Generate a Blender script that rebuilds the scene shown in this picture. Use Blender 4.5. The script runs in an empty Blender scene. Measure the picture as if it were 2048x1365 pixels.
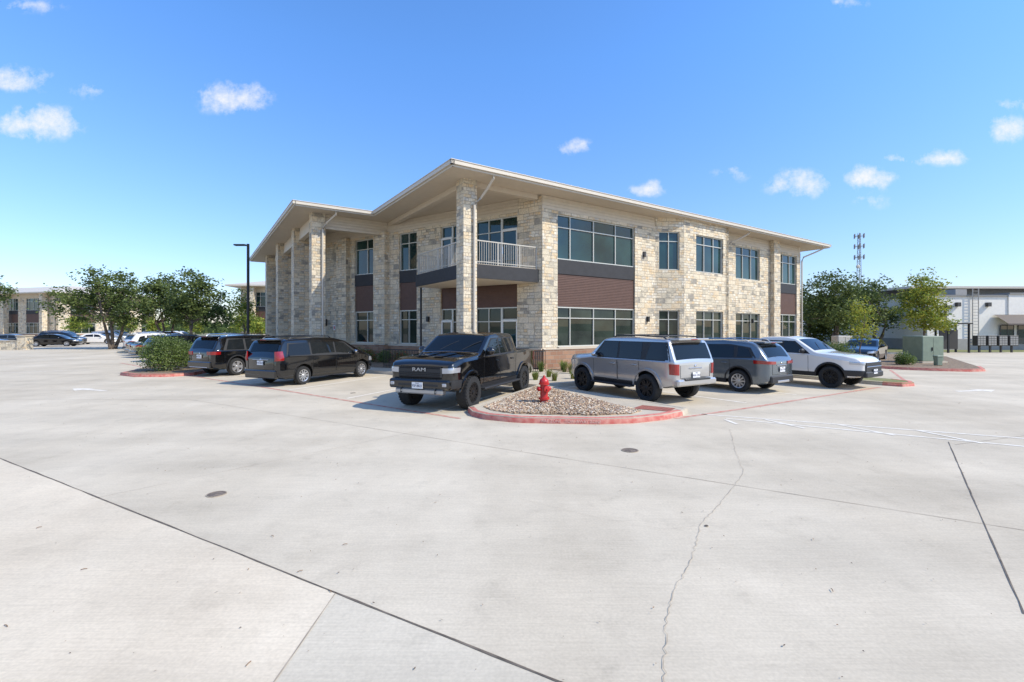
import bpy, math, random, bmesh
from mathutils import Vector, Matrix
random.seed(7)
SC=bpy.context.scene
COL=SC.collection
R=random.random
def U(a,b): return a+(b-a)*random.random()
# ------------------------------------------------------------ materials
def mat(name,color,rough=.5,metal=0,var=0,vscale=4,bump=0,bscale=30,coat=0,spec=.5,ior=None,col2=None):
    m=bpy.data.materials.new(name); m.use_nodes=True
    nt=m.node_tree; b=nt.nodes['Principled BSDF']
    b.inputs['Base Color'].default_value=(*color,1)
    b.inputs['Roughness'].default_value=rough
    b.inputs['Metallic'].default_value=metal
    b.inputs['Coat Weight'].default_value=coat
    b.inputs['Coat Roughness'].default_value=.04
    b.inputs['Specular IOR Level'].default_value=spec
    if ior: b.inputs['IOR'].default_value=ior
    tc=nt.nodes.new('ShaderNodeTexCoord')
    if var or col2:
        n=nt.nodes.new('ShaderNodeTexNoise'); n.inputs['Scale'].default_value=vscale; n.inputs['Detail'].default_value=5
        nt.links.new(tc.outputs['Object'],n.inputs['Vector'])
        r=nt.nodes.new('ShaderNodeValToRGB')
        c2=col2 if col2 else tuple(min(1,c*(1+var)) for c in color)
        c1=color if col2 else tuple(c*(1-var) for c in color)
        r.color_ramp.elements[0].position=.32; r.color_ramp.elements[1].position=.68
        r.color_ramp.elements[0].color=(*c1,1); r.color_ramp.elements[1].color=(*c2,1)
        nt.links.new(n.outputs['Fac'],r.inputs['Fac']); nt.links.new(r.outputs['Color'],b.inputs['Base Color'])
    if bump:
        n=nt.nodes.new('ShaderNodeTexNoise'); n.inputs['Scale'].default_value=bscale; n.inputs['Detail'].default_value=4
        nt.links.new(tc.outputs['Object'],n.inputs['Vector'])
        bp=nt.nodes.new('ShaderNodeBump'); bp.inputs['Strength'].default_value=bump; bp.inputs['Distance'].default_value=.02
        nt.links.new(n.outputs['Fac'],bp.inputs['Height']); nt.links.new(bp.outputs['Normal'],b.inputs['Normal'])
    return m
def N(nt,t,**k):
    n=nt.nodes.new(t)
    for a,v in k.items(): setattr(n,a,v)
    return n
def stone_mat():
    m=bpy.data.materials.new('limestone_ashlar'); m.use_nodes=True; nt=m.node_tree; b=nt.nodes['Principled BSDF']; L=nt.links.new
    tc=N(nt,'ShaderNodeTexCoord')
    nz=N(nt,'ShaderNodeTexNoise'); nz.inputs['Scale'].default_value=2.5; L(tc.outputs['UV'],nz.inputs['Vector'])
    ad=N(nt,'ShaderNodeVectorMath',operation='MULTIPLY_ADD'); L(nz.outputs['Color'],ad.inputs[0]); ad.inputs[1].default_value=(.03,.03,0); L(tc.outputs['UV'],ad.inputs[2])
    def brick(w,h,off,sq,fr):
        t=N(nt,'ShaderNodeTexBrick',offset=off,squash=sq,squash_frequency=fr)
        t.inputs['Scale'].default_value=1; t.inputs['Brick Width'].default_value=w; t.inputs['Row Height'].default_value=h
        t.inputs['Mortar Size'].default_value=.009; t.inputs['Mortar Smooth'].default_value=.3; t.inputs['Bias'].default_value=0
        t.inputs['Color1'].default_value=(0,0,0,1); t.inputs['Color2'].default_value=(1,1,1,1); t.inputs['Mortar'].default_value=(.5,.5,.5,1)
        L(ad.outputs[0],t.inputs['Vector']); return t
    A=brick(.58,.30,.5,.7,3); B=brick(.33,.15,.5,1.25,2)
    gt=N(nt,'ShaderNodeMath',operation='GREATER_THAN'); L(A.outputs['Color'],gt.inputs[0]); gt.inputs[1].default_value=.42
    mc=N(nt,'ShaderNodeMix',data_type='RGBA'); L(gt.outputs[0],mc.inputs[0]); L(A.outputs['Color'],mc.inputs[6]); L(B.outputs['Color'],mc.inputs[7])
    fm=N(nt,'ShaderNodeMath',operation='MULTIPLY'); L(gt.outputs[0],fm.inputs[0]); L(B.outputs['Fac'],fm.inputs[1])
    mx=N(nt,'ShaderNodeMath',operation='MAXIMUM'); L(fm.outputs[0],mx.inputs[0]); L(A.outputs['Fac'],mx.inputs[1])
    n2=N(nt,'ShaderNodeTexNoise'); n2.inputs['Scale'].default_value=1.7; n2.inputs['Detail'].default_value=3; L(tc.outputs['UV'],n2.inputs['Vector'])
    ma=N(nt,'ShaderNodeMath',operation='MULTIPLY_ADD'); L(n2.outputs['Fac'],ma.inputs[0]); ma.inputs[1].default_value=.7; ma.inputs[2].default_value=-.35
    sm=N(nt,'ShaderNodeMath',operation='ADD',use_clamp=True); L(mc.outputs[2],sm.inputs[0]); L(ma.outputs[0],sm.inputs[1])
    r=N(nt,'ShaderNodeValToRGB'); cr=r.color_ramp
    for p,c in [(0,(.36,.325,.27)),(.1,(.63,.55,.41)),(.3,(.78,.67,.50)),(.48,(.70,.55,.36)),(.64,(.82,.73,.57)),(.80,(.58,.535,.46)),(.92,(.74,.54,.31)),(1,(.84,.77,.63))]:
        if p in(0,1): e=cr.elements[0 if p==0 else -1]
        else: e=cr.elements.new(p)
        e.color=(*c,1)
    L(sm.outputs[0],r.inputs['Fac'])
    n3=N(nt,'ShaderNodeTexNoise'); n3.inputs['Scale'].default_value=14; n3.inputs['Detail'].default_value=6; L(tc.outputs['UV'],n3.inputs['Vector'])
    r3=N(nt,'ShaderNodeMapRange'); L(n3.outputs['Fac'],r3.inputs[0]); r3.inputs[1].default_value=.25; r3.inputs[2].default_value=.75; r3.inputs[3].default_value=.70; r3.inputs[4].default_value=1.1
    mu=N(nt,'ShaderNodeVectorMath',operation='SCALE'); L(r.outputs['Color'],mu.inputs[0]); L(r3.outputs[0],mu.inputs['Scale'])
    mm=N(nt,'ShaderNodeMix',data_type='RGBA'); L(mx.outputs[0],mm.inputs[0]); L(mu.outputs[0],mm.inputs[6]); mm.inputs[7].default_value=(.40,.345,.27,1)
    L(mm.outputs[2],b.inputs['Base Color']); b.inputs['Roughness'].default_value=.9; b.inputs['Specular IOR Level'].default_value=.2
    h=N(nt,'ShaderNodeMath',operation='MULTIPLY_ADD'); L(mx.outputs[0],h.inputs[0]); h.inputs[1].default_value=-1; L(n3.outputs['Fac'],h.inputs[2])
    h2=N(nt,'ShaderNodeMath',operation='MULTIPLY_ADD'); L(sm.outputs[0],h2.inputs[0]); h2.inputs[1].default_value=.5; L(h.outputs[0],h2.inputs[2])
    bp=N(nt,'ShaderNodeBump'); bp.inputs['Strength'].default_value=.9; bp.inputs['Distance'].default_value=.035; L(h2.outputs[0],bp.inputs['Height']); L(bp.outputs['Normal'],b.inputs['Normal'])
    return m
def brick_mat():
    m=bpy.data.materials.new('brown_brick'); m.use_nodes=True; nt=m.node_tree; b=nt.nodes['Principled BSDF']; L=nt.links.new
    tc=N(nt,'ShaderNodeTexCoord'); t=N(nt,'ShaderNodeTexBrick',offset=.5)
    t.inputs['Scale'].default_value=1; t.inputs['Brick Width'].default_value=.4; t.inputs['Row Height'].default_value=.2; t.inputs['Mortar Size'].default_value=.01
    t.inputs['Color1'].default_value=(.27,.14,.085,1); t.inputs['Color2'].default_value=(.40,.23,.14,1); t.inputs['Mortar'].default_value=(.33,.28,.22,1)
    L(tc.outputs['UV'],t.inputs['Vector']); L(t.outputs['Color'],b.inputs['Base Color']); b.inputs['Roughness'].default_value=.9
    bp=N(nt,'ShaderNodeBump',invert=True); bp.inputs['Distance'].default_value=.01; L(t.outputs['Fac'],bp.inputs['Height']); L(bp.outputs['Normal'],b.inputs['Normal'])
    return m
def concrete_mat(name,c1,c2,scale=.35,rot=.6):
    m=bpy.data.materials.new(name); m.use_nodes=True; nt=m.node_tree; b=nt.nodes['Principled BSDF']; L=nt.links.new
    tc=N(nt,'ShaderNodeTexCoord')
    mp=N(nt,'ShaderNodeMapping'); L(tc.outputs['Object'],mp.inputs['Vector']); mp.inputs['Rotation'].default_value=(0,0,rot); mp.inputs['Scale'].default_value=(1,.35,1)
    n=N(nt,'ShaderNodeTexNoise'); n.inputs['Scale'].default_value=scale; n.inputs['Detail'].default_value=7; n.inputs['Roughness'].default_value=.6; L(mp.outputs[0],n.inputs['Vector'])
    r=N(nt,'ShaderNodeValToRGB'); r.color_ramp.elements[0].position=.3; r.color_ramp.elements[1].position=.7
    r.color_ramp.elements[0].color=(*c1,1); r.color_ramp.elements[1].color=(*c2,1); L(n.outputs['Fac'],r.inputs['Fac'])
    def band(src,a,b_,lo,hi):
        q=N(nt,'ShaderNodeMapRange'); L(src,q.inputs[0]); q.inputs[1].default_value=a; q.inputs[2].default_value=b_; q.inputs[3].default_value=lo; q.inputs[4].default_value=hi; return q.outputs[0]
    n2=N(nt,'ShaderNodeTexNoise'); n2.inputs['Scale'].default_value=45; n2.inputs['Detail'].default_value=5; L(tc.outputs['Object'],n2.inputs['Vector'])
    m3=N(nt,'ShaderNodeMapping'); L(tc.outputs['Object'],m3.inputs['Vector']); m3.inputs['Rotation'].default_value=(0,0,rot); m3.inputs['Scale'].default_value=(1.2,40,1)
    n3=N(nt,'ShaderNodeTexNoise'); n3.inputs['Scale'].default_value=1.5; n3.inputs['Detail'].default_value=3; L(m3.outputs[0],n3.inputs['Vector'])
    n4=N(nt,'ShaderNodeTexNoise'); n4.inputs['Scale'].default_value=2.3; n4.inputs['Detail'].default_value=8; n4.inputs['Roughness'].default_value=.7; L(tc.outputs['Object'],n4.inputs['Vector'])
    m5=N(nt,'ShaderNodeMapping'); L(tc.outputs['Object'],m5.inputs['Vector']); m5.inputs['Rotation'].default_value=(0,0,-.9); m5.inputs['Scale'].default_value=(.05,.55,1)
    n5=N(nt,'ShaderNodeTexNoise'); n5.inputs['Scale'].default_value=1.4; n5.inputs['Detail'].default_value=4; L(m5.outputs[0],n5.inputs['Vector'])
    n6=N(nt,'ShaderNodeTexNoise'); n6.inputs['Scale'].default_value=.8; n6.inputs['Detail'].default_value=6; n6.inputs['Roughness'].default_value=.65; L(tc.outputs['Object'],n6.inputs['Vector'])
    out=band(n2.outputs['Fac'],.3,.7,.92,1.05); first=None
    for sr in (band(n3.outputs['Fac'],.3,.7,.94,1.04),band(n4.outputs['Fac'],.28,.46,.87,1.0),band(n5.outputs['Fac'],.35,.6,.91,1.03),band(n6.outputs['Fac'],.35,.65,.93,1.05)):
        a=N(nt,'ShaderNodeMath',operation='MULTIPLY'); L(out,a.inputs[0]); L(sr,a.inputs[1]); out=a.outputs[0]
        if first is None: first=out
    s=N(nt,'ShaderNodeVectorMath',operation='SCALE'); L(r.outputs['Color'],s.inputs[0]); L(out,s.inputs['Scale'])
    L(s.outputs[0],b.inputs['Base Color']); b.inputs['Roughness'].default_value=.88; b.inputs['Specular IOR Level'].default_value=.2
    bp=N(nt,'ShaderNodeBump'); bp.inputs['Strength'].default_value=.35; bp.inputs['Distance'].default_value=.006; L(first,bp.inputs['Height']); L(bp.outputs['Normal'],b.inputs['Normal'])
    return m
def leaf_mat(name,c,tr=.35):
    m=bpy.data.materials.new(name); m.use_nodes=True; nt=m.node_tree; b=nt.nodes['Principled BSDF']; L=nt.links.new
    tc=N(nt,'ShaderNodeTexCoord'); n=N(nt,'ShaderNodeTexNoise'); n.inputs['Scale'].default_value=1.1; n.inputs['Detail'].default_value=5; L(tc.outputs['Object'],n.inputs['Vector'])
    r=N(nt,'ShaderNodeValToRGB'); r.color_ramp.elements[0].position=.35; r.color_ramp.elements[1].position=.65
    r.color_ramp.elements[0].color=(c[0]*.6,c[1]*.65,c[2]*.6,1); r.color_ramp.elements[1].color=(min(1,c[0]*1.5),min(1,c[1]*1.4),c[2]*1.3,1)
    L(n.outputs['Fac'],r.inputs['Fac']); L(r.outputs['Color'],b.inputs['Base Color']); b.inputs['Roughness'].default_value=.6; b.inputs['Specular IOR Level'].default_value=.3
    t=N(nt,'ShaderNodeBsdfTranslucent'); L(r.outputs['Color'],t.inputs['Color']); mx=N(nt,'ShaderNodeMixShader'); mx.inputs[0].default_value=tr
    L(b.outputs[0],mx.inputs[1]); L(t.outputs[0],mx.inputs[2]); L(mx.outputs[0],nt.nodes['Material Output'].inputs['Surface'])
    return m
STONE=stone_mat(); BRICK=brick_mat()
CONC=concrete_mat('lot_concrete',(.50,.43,.325),(.62,.545,.425))
CONC_W=concrete_mat('warm_concrete',(.59,.50,.375),(.67,.58,.445),scale=.6)
CONC_G=concrete_mat('grey_concrete',(.51,.45,.35),(.59,.525,.415),scale=.5)
WALK=concrete_mat('walk_concrete',(.48,.415,.32),(.58,.51,.40),scale=.8)
SIDING=mat('cream_siding',(.58,.50,.385),.6,var=.04)
SOFFIT=mat('tan_soffit',(.56,.475,.365),.7,var=.03)
FASCIA=mat('light_fascia',(.56,.50,.41),.55,var=.03)
ROOFM=mat('metal_roof',(.50,.46,.40),.5,.2,var=.05)
LOUV=mat('rust_brown_louvre',(.115,.06,.043),.6,var=.08)
SPAN=mat('dark_spandrel',(.024,.024,.027),.7,var=.15,bump=.3)
FRAME=mat('aluminium_frame',(.55,.54,.48),.4,.2)
WHITE=mat('white_paint_metal',(.74,.72,.67),.4)
GLASS=mat('teal_glass',(.005,.020,.020),.015,spec=.7,ior=1.5,col2=(.018,.055,.050),vscale=.6)
GLASSL=mat('dark_ground_glass',(.004,.010,.008),.015,spec=.45,ior=1.5,col2=(.030,.045,.034),vscale=.75)
BLACKM=mat('black_metal',(.012,.012,.013),.45)
DARKM=mat('dark_metal',(.05,.045,.04),.5)
RAILM=mat('light_rail_metal',(.48,.45,.39),.45)
REDP=mat('red_kerb_paint',(.46,.10,.08),.8,col2=(.55,.26,.20),vscale=7,bump=.2)
REDL=mat('faded_red_line',(.48,.15,.115),.8,col2=(.57,.39,.30),vscale=6)
WLINE=mat('white_line_paint',(.78,.74,.66),.8,col2=(.66,.59,.48),vscale=8)
JOINT=mat('joint_dark',(.13,.105,.08),.9,var=.4,vscale=8)
JOINT2=mat('joint_faint',(.34,.28,.21),.9,var=.2,vscale=5)
CRACK=mat('crack_dark',(.35,.285,.21),.9)
HYD=mat('hydrant_red',(.50,.02,.018),.4,var=.15,bump=.1,coat=.2)
IRON=mat('cast_iron',(.16,.125,.095),.7,var=.3,vscale=20)
BARK=mat('bark',(.13,.10,.075),.95,var=.3,bump=.8)
MULCH=mat('mulch_bed',(.22,.16,.105),.95,var=.4,vscale=12,bump=1)
GRASSM=mat('grass',(.13,.155,.045),.95,col2=(.24,.22,.09),vscale=3,bump=.6)
LAND=mat('land',(.18,.18,.09),.95,col2=(.30,.26,.18),vscale=.05)
STUCCO=mat('white_stucco',(.76,.72,.645),.9,var=.04,bump=.2)
GREYST=mat('grey_stucco',(.34,.325,.30),.9,var=.05)
GREENB=mat('transformer_green',(.19,.235,.17),.55,var=.08)
TYRE=mat('tyre_rubber',(.018,.018,.018),.85,var=.2,bump=.2)
RIMB=mat('black_rim',(.02,.02,.022),.3,.5)
RIMS=mat('silver_rim',(.55,.55,.56),.3,.8)
CGLASS=mat('car_glass',(.006,.008,.009),.02,spec=.3)
CGLASS2=mat('car_window',(.012,.014,.015),.02,spec=.4)
TRIM=mat('black_plastic',(.02,.02,.021),.55)
SEAM=mat('panel_gap',(.004,.004,.004),.9)
CHROME=mat('chrome',(.65,.65,.66),.12,1)
DCHR=mat('satin_emblem',(.5,.5,.5),.35,.6)
LAMP=mat('headlamp_glass',(.45,.47,.5),.08,.4,coat=1)
TAIL=mat('tail_lamp_red',(.26,.006,.006),.15,coat=1)
PLATE=mat('licence_plate',(.72,.72,.72),.4)
PLTXT=mat('plate_text',(.02,.03,.10),.5)
P_BLACK=mat('black_car_paint',(.005,.005,.0055),.08,.0,coat=.8,spec=.5)
P_SILVER=mat('silver_car_paint',(.50,.49,.475),.28,.65,coat=1)
P_GREY=mat('grey_car_paint',(.14,.165,.185),.26,.55,coat=1)
P_WHITE=mat('white_car_paint',(.76,.73,.68),.25,coat=1)
P_BLUE=mat('navy_car_paint',(.02,.03,.05),.25,.3,coat=1)
P_RED=mat('maroon_car_paint',(.06,.015,.015),.25,.3,coat=1)
OAK=leaf_mat('oak_leaf',(.125,.165,.048)); OAK2=leaf_mat('oak_leaf_dark',(.065,.095,.03))
YEL=leaf_mat('yellow_green_leaf',(.32,.33,.055)); YEL2=leaf_mat('bright_green_leaf',(.19,.265,.05))
SHR=leaf_mat('shrub_leaf',(.125,.185,.045)); SHR2=leaf_mat('shrub_leaf_grey',(.19,.24,.105)); FLW=leaf_mat('orange_flower',(.45,.12,.03)); DRY=leaf_mat('dry_grass_blade',(.28,.24,.11))
# ------------------------------------------------------------ mesh builder
class MB:
    def __init__(s): s.v=[]; s.f=[]; s.m=[]
    def add(s,vs,fs,mi=0):
        o=len(s.v); s.v+= [tuple(p) for p in vs]; s.f+=[tuple(i+o for i in f) for f in fs]; s.m+=[mi]*len(fs)
    def hexa(s,p,mi=0): s.add(p,[(0,3,2,1),(4,5,6,7),(0,1,5,4),(1,2,6,5),(2,3,7,6),(3,0,4,7)],mi)
    def box(s,x0,x1,y0,y1,z0,z1,mi=0,M=None):
        p=[(x0,y0,z0),(x1,y0,z0),(x1,y1,z0),(x0,y1,z0),(x0,y0,z1),(x1,y0,z1),(x1,y1,z1),(x0,y1,z1)]
        if M: p=[M@Vector(q) for q in p]
        s.hexa(p,mi)
    def bbox(s,x0,x1,y0,y1,z0,z1,b=.02,mi=0,M=None):
        def ring(i,z): return [(x0+i,y0,z),(x1-i,y0,z),(x1,y0+i,z),(x1,y1-i,z),(x1-i,y1,z),(x0+i,y1,z),(x0,y1-i,z),(x0,y0+i,z)]
        def ins(z): return [(x0+b,y0+b,z),(x1-b,y0+b,z),(x1-b,y0+b,z),(x1-b,y1-b,z),(x1-b,y1-b,z),(x0+b,y1-b,z),(x0+b,y1-b,z),(x0+b,y0+b,z)]
        rs=[ins(z0),ring(b,z0+b),ring(b,z1-b),ins(z1)]
        if M: rs=[[M@Vector(q) for q in r] for r in rs]
        s.loft(rs,mi,True)
    def loft(s,rings,mi=0,cap=True):
        n=len(rings[0]); vs=[p for r in rings for p in r]; fs=[]
        for i in range(len(rings)-1):
            for j in range(n):
                a=i*n+j;b=i*n+(j+1)%n; fs.append((a,b,b+n,a+n))
        if cap: fs.append(tuple(reversed(range(n)))); fs.append(tuple(range(len(vs)-n,len(vs))))
        s.add(vs,fs,mi)
    def prism(s,poly,z0,z1,mi=0):
        n=len(poly); vs=[(x,y,z0) for x,y in poly]+[(x,y,z1) for x,y in poly]
        s.add(vs,[(i,(i+1)%n,(i+1)%n+n,i+n) for i in range(n)]+[tuple(reversed(range(n)))]+[tuple(range(n,2*n))],mi)
    def tube(s,pts,rad,n=8,mi=0,cap=True):
        pts=[Vector(p) for p in pts]; rings=[]
        if not hasattr(rad,'__len__'): rad=[rad]*len(pts)
        ref=Vector((0,0,1))
        for i,p in enumerate(pts):
            d=(pts[min(i+1,len(pts)-1)]-pts[max(i-1,0)]).normalized()
            a=ref if abs(d.dot(ref))<.95 else Vector((1,0,0))
            x=d.cross(a).normalized(); y=d.cross(x).normalized()
            rings.append([p+(x*math.cos(t)+y*math.sin(t))*rad[i] for t in [2*math.pi*k/n for k in range(n)]])
        s.loft(rings,mi,cap)
    def lathe(s,prof,n=24,M=None,mi=0,cap=True):
        rings=[]
        for r,z in prof:
            rg=[Vector((r*math.cos(2*math.pi*k/n),r*math.sin(2*math.pi*k/n),z)) for k in range(n)]
            if M: rg=[M@q for q in rg]
            rings.append(rg)
        s.loft(rings,mi,cap)
    def ell(s,c,rx,ry,rz,mi=0,n=12,m=7):
        rings=[]
        for i in range(m+1):
            a=-math.pi/2+math.pi*(i+.02)/(m+.04); rings.append([Vector((c[0]+rx*math.cos(a)*math.cos(2*math.pi*k/n),c[1]+ry*math.cos(a)*math.sin(2*math.pi*k/n),c[2]+rz*math.sin(a))) for k in range(n)])
        s.loft(rings,mi,True)
    def grid(s,g,mi=0,back=None):
        r=len(g);c=len(g[0]); vs=[p for row in g for p in row]
        fs=[(i*c+j,i*c+j+1,(i+1)*c+j+1,(i+1)*c+j) for i in range(r-1) for j in range(c-1)]
        s.add(vs,fs,mi)
        if back:
            bv=[p for row in back for p in row]; o=len(vs); per=[(0,j) for j in range(c)]+[(i,c-1) for i in range(1,r)]+[(r-1,j) for j in range(c-2,-1,-1)]+[(i,0) for i in range(r-2,0,-1)]
            idx=[i*c+j for i,j in per]; k=len(idx)
            s.add(vs+bv,[(idx[a],idx[(a+1)%k],idx[(a+1)%k]+o,idx[a]+o) for a in range(k)],mi)
    def build(s,name,mats,parent=None,smooth=False,ang=35,recalc=True,label=None,uv=True):
        me=bpy.data.meshes.new(name); me.from_pydata(s.v,[],s.f)
        if not isinstance(mats,(list,tuple)): mats=[mats]
        for m in mats: me.materials.append(m)
        me.polygons.foreach_set('material_index',s.m)
        if recalc:
            bm=bmesh.new(); bm.from_mesh(me); bmesh.ops.recalc_face_normals(bm,faces=bm.faces); bm.to_mesh(me); bm.free()
        if smooth:
            me.shade_smooth(); me.set_sharp_from_angle(angle=math.radians(ang))
        if uv: auto_uv(me)
        o=bpy.data.objects.new(name,me); COL.objects.link(o)
        if parent: o.parent=parent
        if label: o['label']=label
        return o
def auto_uv(me):
    ul=me.uv_layers.new(name='UVMap'); vs=me.vertices; data=[0.0]*(2*len(me.loops))
    for p in me.polygons:
        n=p.normal
        if abs(n.z)>.7: t=None
        else:
            l=math.hypot(n.x,n.y) or 1; t=(-n.y/l,n.x/l)
        for li in p.loop_indices:
            c=vs[me.loops[li].vertex_index].co
            if t: data[2*li]=c.x*t[0]+c.y*t[1]; data[2*li+1]=c.z
            else: data[2*li]=c.x; data[2*li+1]=c.y
    ul.data.foreach_set('uv',data)
def thing(name,label,cat,loc=(0,0,0),rot=0,group=None):
    e=bpy.data.objects.new(name,None); COL.objects.link(e); e.location=loc; e.rotation_euler=(0,0,rot); e.empty_display_size=.3
    e['label']=label; e['category']=cat
    if group: e['group']=group
    return e
def tag(o,label,cat,kind=None,group=None):
    o['label']=label; o['category']=cat
    if kind: o['kind']=kind
    if group: o['group']=group
    return o
def text(txt,size,m,name,parent,M,ext=.002,sx=1):
    c=bpy.data.curves.new(name,'FONT'); c.body=txt; c.size=size; c.align_x='CENTER'; c.align_y='CENTER'; c.extrude=ext
    o=bpy.data.objects.new(name,c); COL.objects.link(o); bpy.context.view_layer.update()
    me=bpy.data.meshes.new_from_object(o.evaluated_get(bpy.context.evaluated_depsgraph_get())); bpy.data.objects.remove(o)
    me.transform(M@Matrix.Diagonal((sx,1,1,1))); me.materials.clear(); me.materials.append(m); me.name=name
    o=bpy.data.objects.new(name,me); COL.objects.link(o)
    if parent: o.parent=parent
    return o
def frame(o,x,y,z):
    M=Matrix.Identity(4)
    for i,a in enumerate((x,y,z,o)):
        for k in range(3): M[k][i]=a[k]
    return M
# ------------------------------------------------------------ camera / world / sun
cam=bpy.data.cameras.new('camera'); co=bpy.data.objects.new('camera',cam); COL.objects.link(co); SC.camera=co
co.location=(0,0,2.1); co.rotation_euler=(math.pi/2,0,0); cam.sensor_width=36; cam.lens=930/2048*36; cam.shift_y=-24.5/2048; cam.clip_end=6000; cam.clip_start=.05
SUN_EL=math.radians(43); sa=Vector((.94,-.34)).normalized()
S=Vector((sa.x*math.cos(SUN_EL),sa.y*math.cos(SUN_EL),math.sin(SUN_EL)))
sl=bpy.data.lights.new('sun','SUN'); sl.energy=5.0; sl.angle=math.radians(.5); sl.color=(1,.925,.79)
so=bpy.data.objects.new('sun',sl); COL.objects.link(so); so.rotation_euler=S.to_track_quat('Z','Y').to_euler(); so.location=(30,-10,40)
W=bpy.data.worlds.new('World'); SC.world=W; W.use_nodes=True; nt=W.node_tree; L=nt.links.new
bg=nt.nodes['Background']; bg.inputs['Strength'].default_value=.135
sky=N(nt,'ShaderNodeTexSky',sky_type='NISHITA',sun_disc=False,sun_elevation=SUN_EL,sun_rotation=math.atan2(S.x,S.y),altitude=200,air_density=1.0,dust_density=.5,ozone_density=1.6)
tc=N(nt,'ShaderNodeTexCoord'); sp=N(nt,'ShaderNodeSeparateXYZ'); L(tc.outputs['Generated'],sp.inputs[0])
def math_(op,a,b=None,clamp=False):
    n=N(nt,'ShaderNodeMath',operation=op,use_clamp=clamp)
    for i,x in enumerate((a,b)):
        if x is None: continue
        if isinstance(x,(int,float)): n.inputs[i].default_value=x
        else: L(x,n.inputs[i])
    return n.outputs[0]
# colour balance of the sky: deeper blue overhead, milky blue at the horizon
fz=math_('POWER',math_('DIVIDE',sp.outputs[2],.5,True),.8)
fm_=N(nt,'ShaderNodeMix',data_type='RGBA'); L(fz,fm_.inputs[0]); fm_.inputs[6].default_value=(1.12,1.07,1.22,1); fm_.inputs[7].default_value=(1.05,1.66,2.32,1)
hs=N(nt,'ShaderNodeVectorMath',operation='MULTIPLY'); L(sky.outputs[0],hs.inputs[0]); L(fm_.outputs[2],hs.inputs[1])
yy=math_('MAXIMUM',sp.outputs[1],.02)
px=math_('DIVIDE',sp.outputs[0],yy); pz=math_('DIVIDE',sp.outputs[2],yy)
cb=N(nt,'ShaderNodeCombineXYZ'); L(px,cb.inputs[0]); L(pz,cb.inputs[1])
nz=N(nt,'ShaderNodeTexNoise'); nz.inputs['Scale'].default_value=18; nz.inputs['Detail'].default_value=10; nz.inputs['Roughness'].default_value=.68; L(cb.outputs[0],nz.inputs['Vector'])
nz2=N(nt,'ShaderNodeTexNoise'); nz2.inputs['Scale'].default_value=11; nz2.inputs['Detail'].default_value=5; L(cb.outputs[0],nz2.inputs['Vector'])
nsub=N(nt,'ShaderNodeVectorMath',operation='SUBTRACT'); L(nz2.outputs['Color'],nsub.inputs[0]); nsub.inputs[1].default_value=(.5,.5,.5)
nsc=N(nt,'ShaderNodeVectorMath',operation='MULTIPLY_ADD'); L(nsub.outputs[0],nsc.inputs[0]); nsc.inputs[1].default_value=(.07,.04,0); L(cb.outputs[0],nsc.inputs[2])
tot=None
for (cx,cy,rx,ry,st) in [(72,243,104,44,1),(35,160,84,34,.62),(465,197,88,40,.9),(420,190,48,22,.58),(1148,292,54,17,.6),(1297,379,54,17,.75),(1600,370,76,33,.95),(1740,357,66,33,.85),(1885,314,56,22,.72),(2015,258,58,32,.8),(1806,324,60,15,.6),(2030,210,46,16,.5),(55,10,76,18,.5),(1690,5,60,16,.4),(1460,350,40,18,.42),(1745,400,44,20,.42),(180,180,50,18,.4)]:
    d=N(nt,'ShaderNodeVectorMath',operation='SUBTRACT'); L(nsc.outputs[0],d.inputs[0]); d.inputs[1].default_value=((cx-1024)/930,(658-cy)/930,0)
    e=N(nt,'ShaderNodeVectorMath',operation='MULTIPLY'); L(d.outputs[0],e.inputs[0]); e.inputs[1].default_value=(930/rx,930/ry,0)
    l=N(nt,'ShaderNodeVectorMath',operation='LENGTH'); L(e.outputs[0],l.inputs[0])
    v=math_('MULTIPLY',math_('SUBTRACT',1.1,l.outputs['Value'],True),st)
    tot=v if tot is None else math_('MAXIMUM',tot,v)
nn=math_('MULTIPLY',math_('SUBTRACT',nz.outputs['Fac'],.5),2.7)
pos=math_('MULTIPLY',tot,3,True)
m1=math_('MULTIPLY',math_('SUBTRACT',math_('ADD',tot,nn),.16,True),1.05,True)
m1=math_('MULTIPLY',m1,pos)
front=math_('GREATER_THAN',sp.outputs[1],.05); m1=math_('MULTIPLY',m1,front)
nb=N(nt,'ShaderNodeTexNoise'); nb.inputs['Scale'].default_value=3.2; nb.inputs['Detail'].default_value=7; L(tc.outputs['Generated'],nb.inputs['Vector'])
m2=math_('MULTIPLY',math_('MULTIPLY',math_('SUBTRACT',nb.outputs['Fac'],.53,True),7,True),math_('LESS_THAN',sp.outputs[1],0))
ms=math_('MULTIPLY',math_('MAXIMUM',m1,m2),.95)
mix=N(nt,'ShaderNodeMix',data_type='RGBA'); L(ms,mix.inputs[0]); L(hs.outputs[0],mix.inputs[6]); mix.inputs[7].default_value=(7.3,7.3,7.35,1)
L(mix.outputs[2],bg.inputs['Color'])
SC.view_settings.view_transform='Standard'; SC.view_settings.look='None'; SC.view_settings.exposure=0
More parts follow.
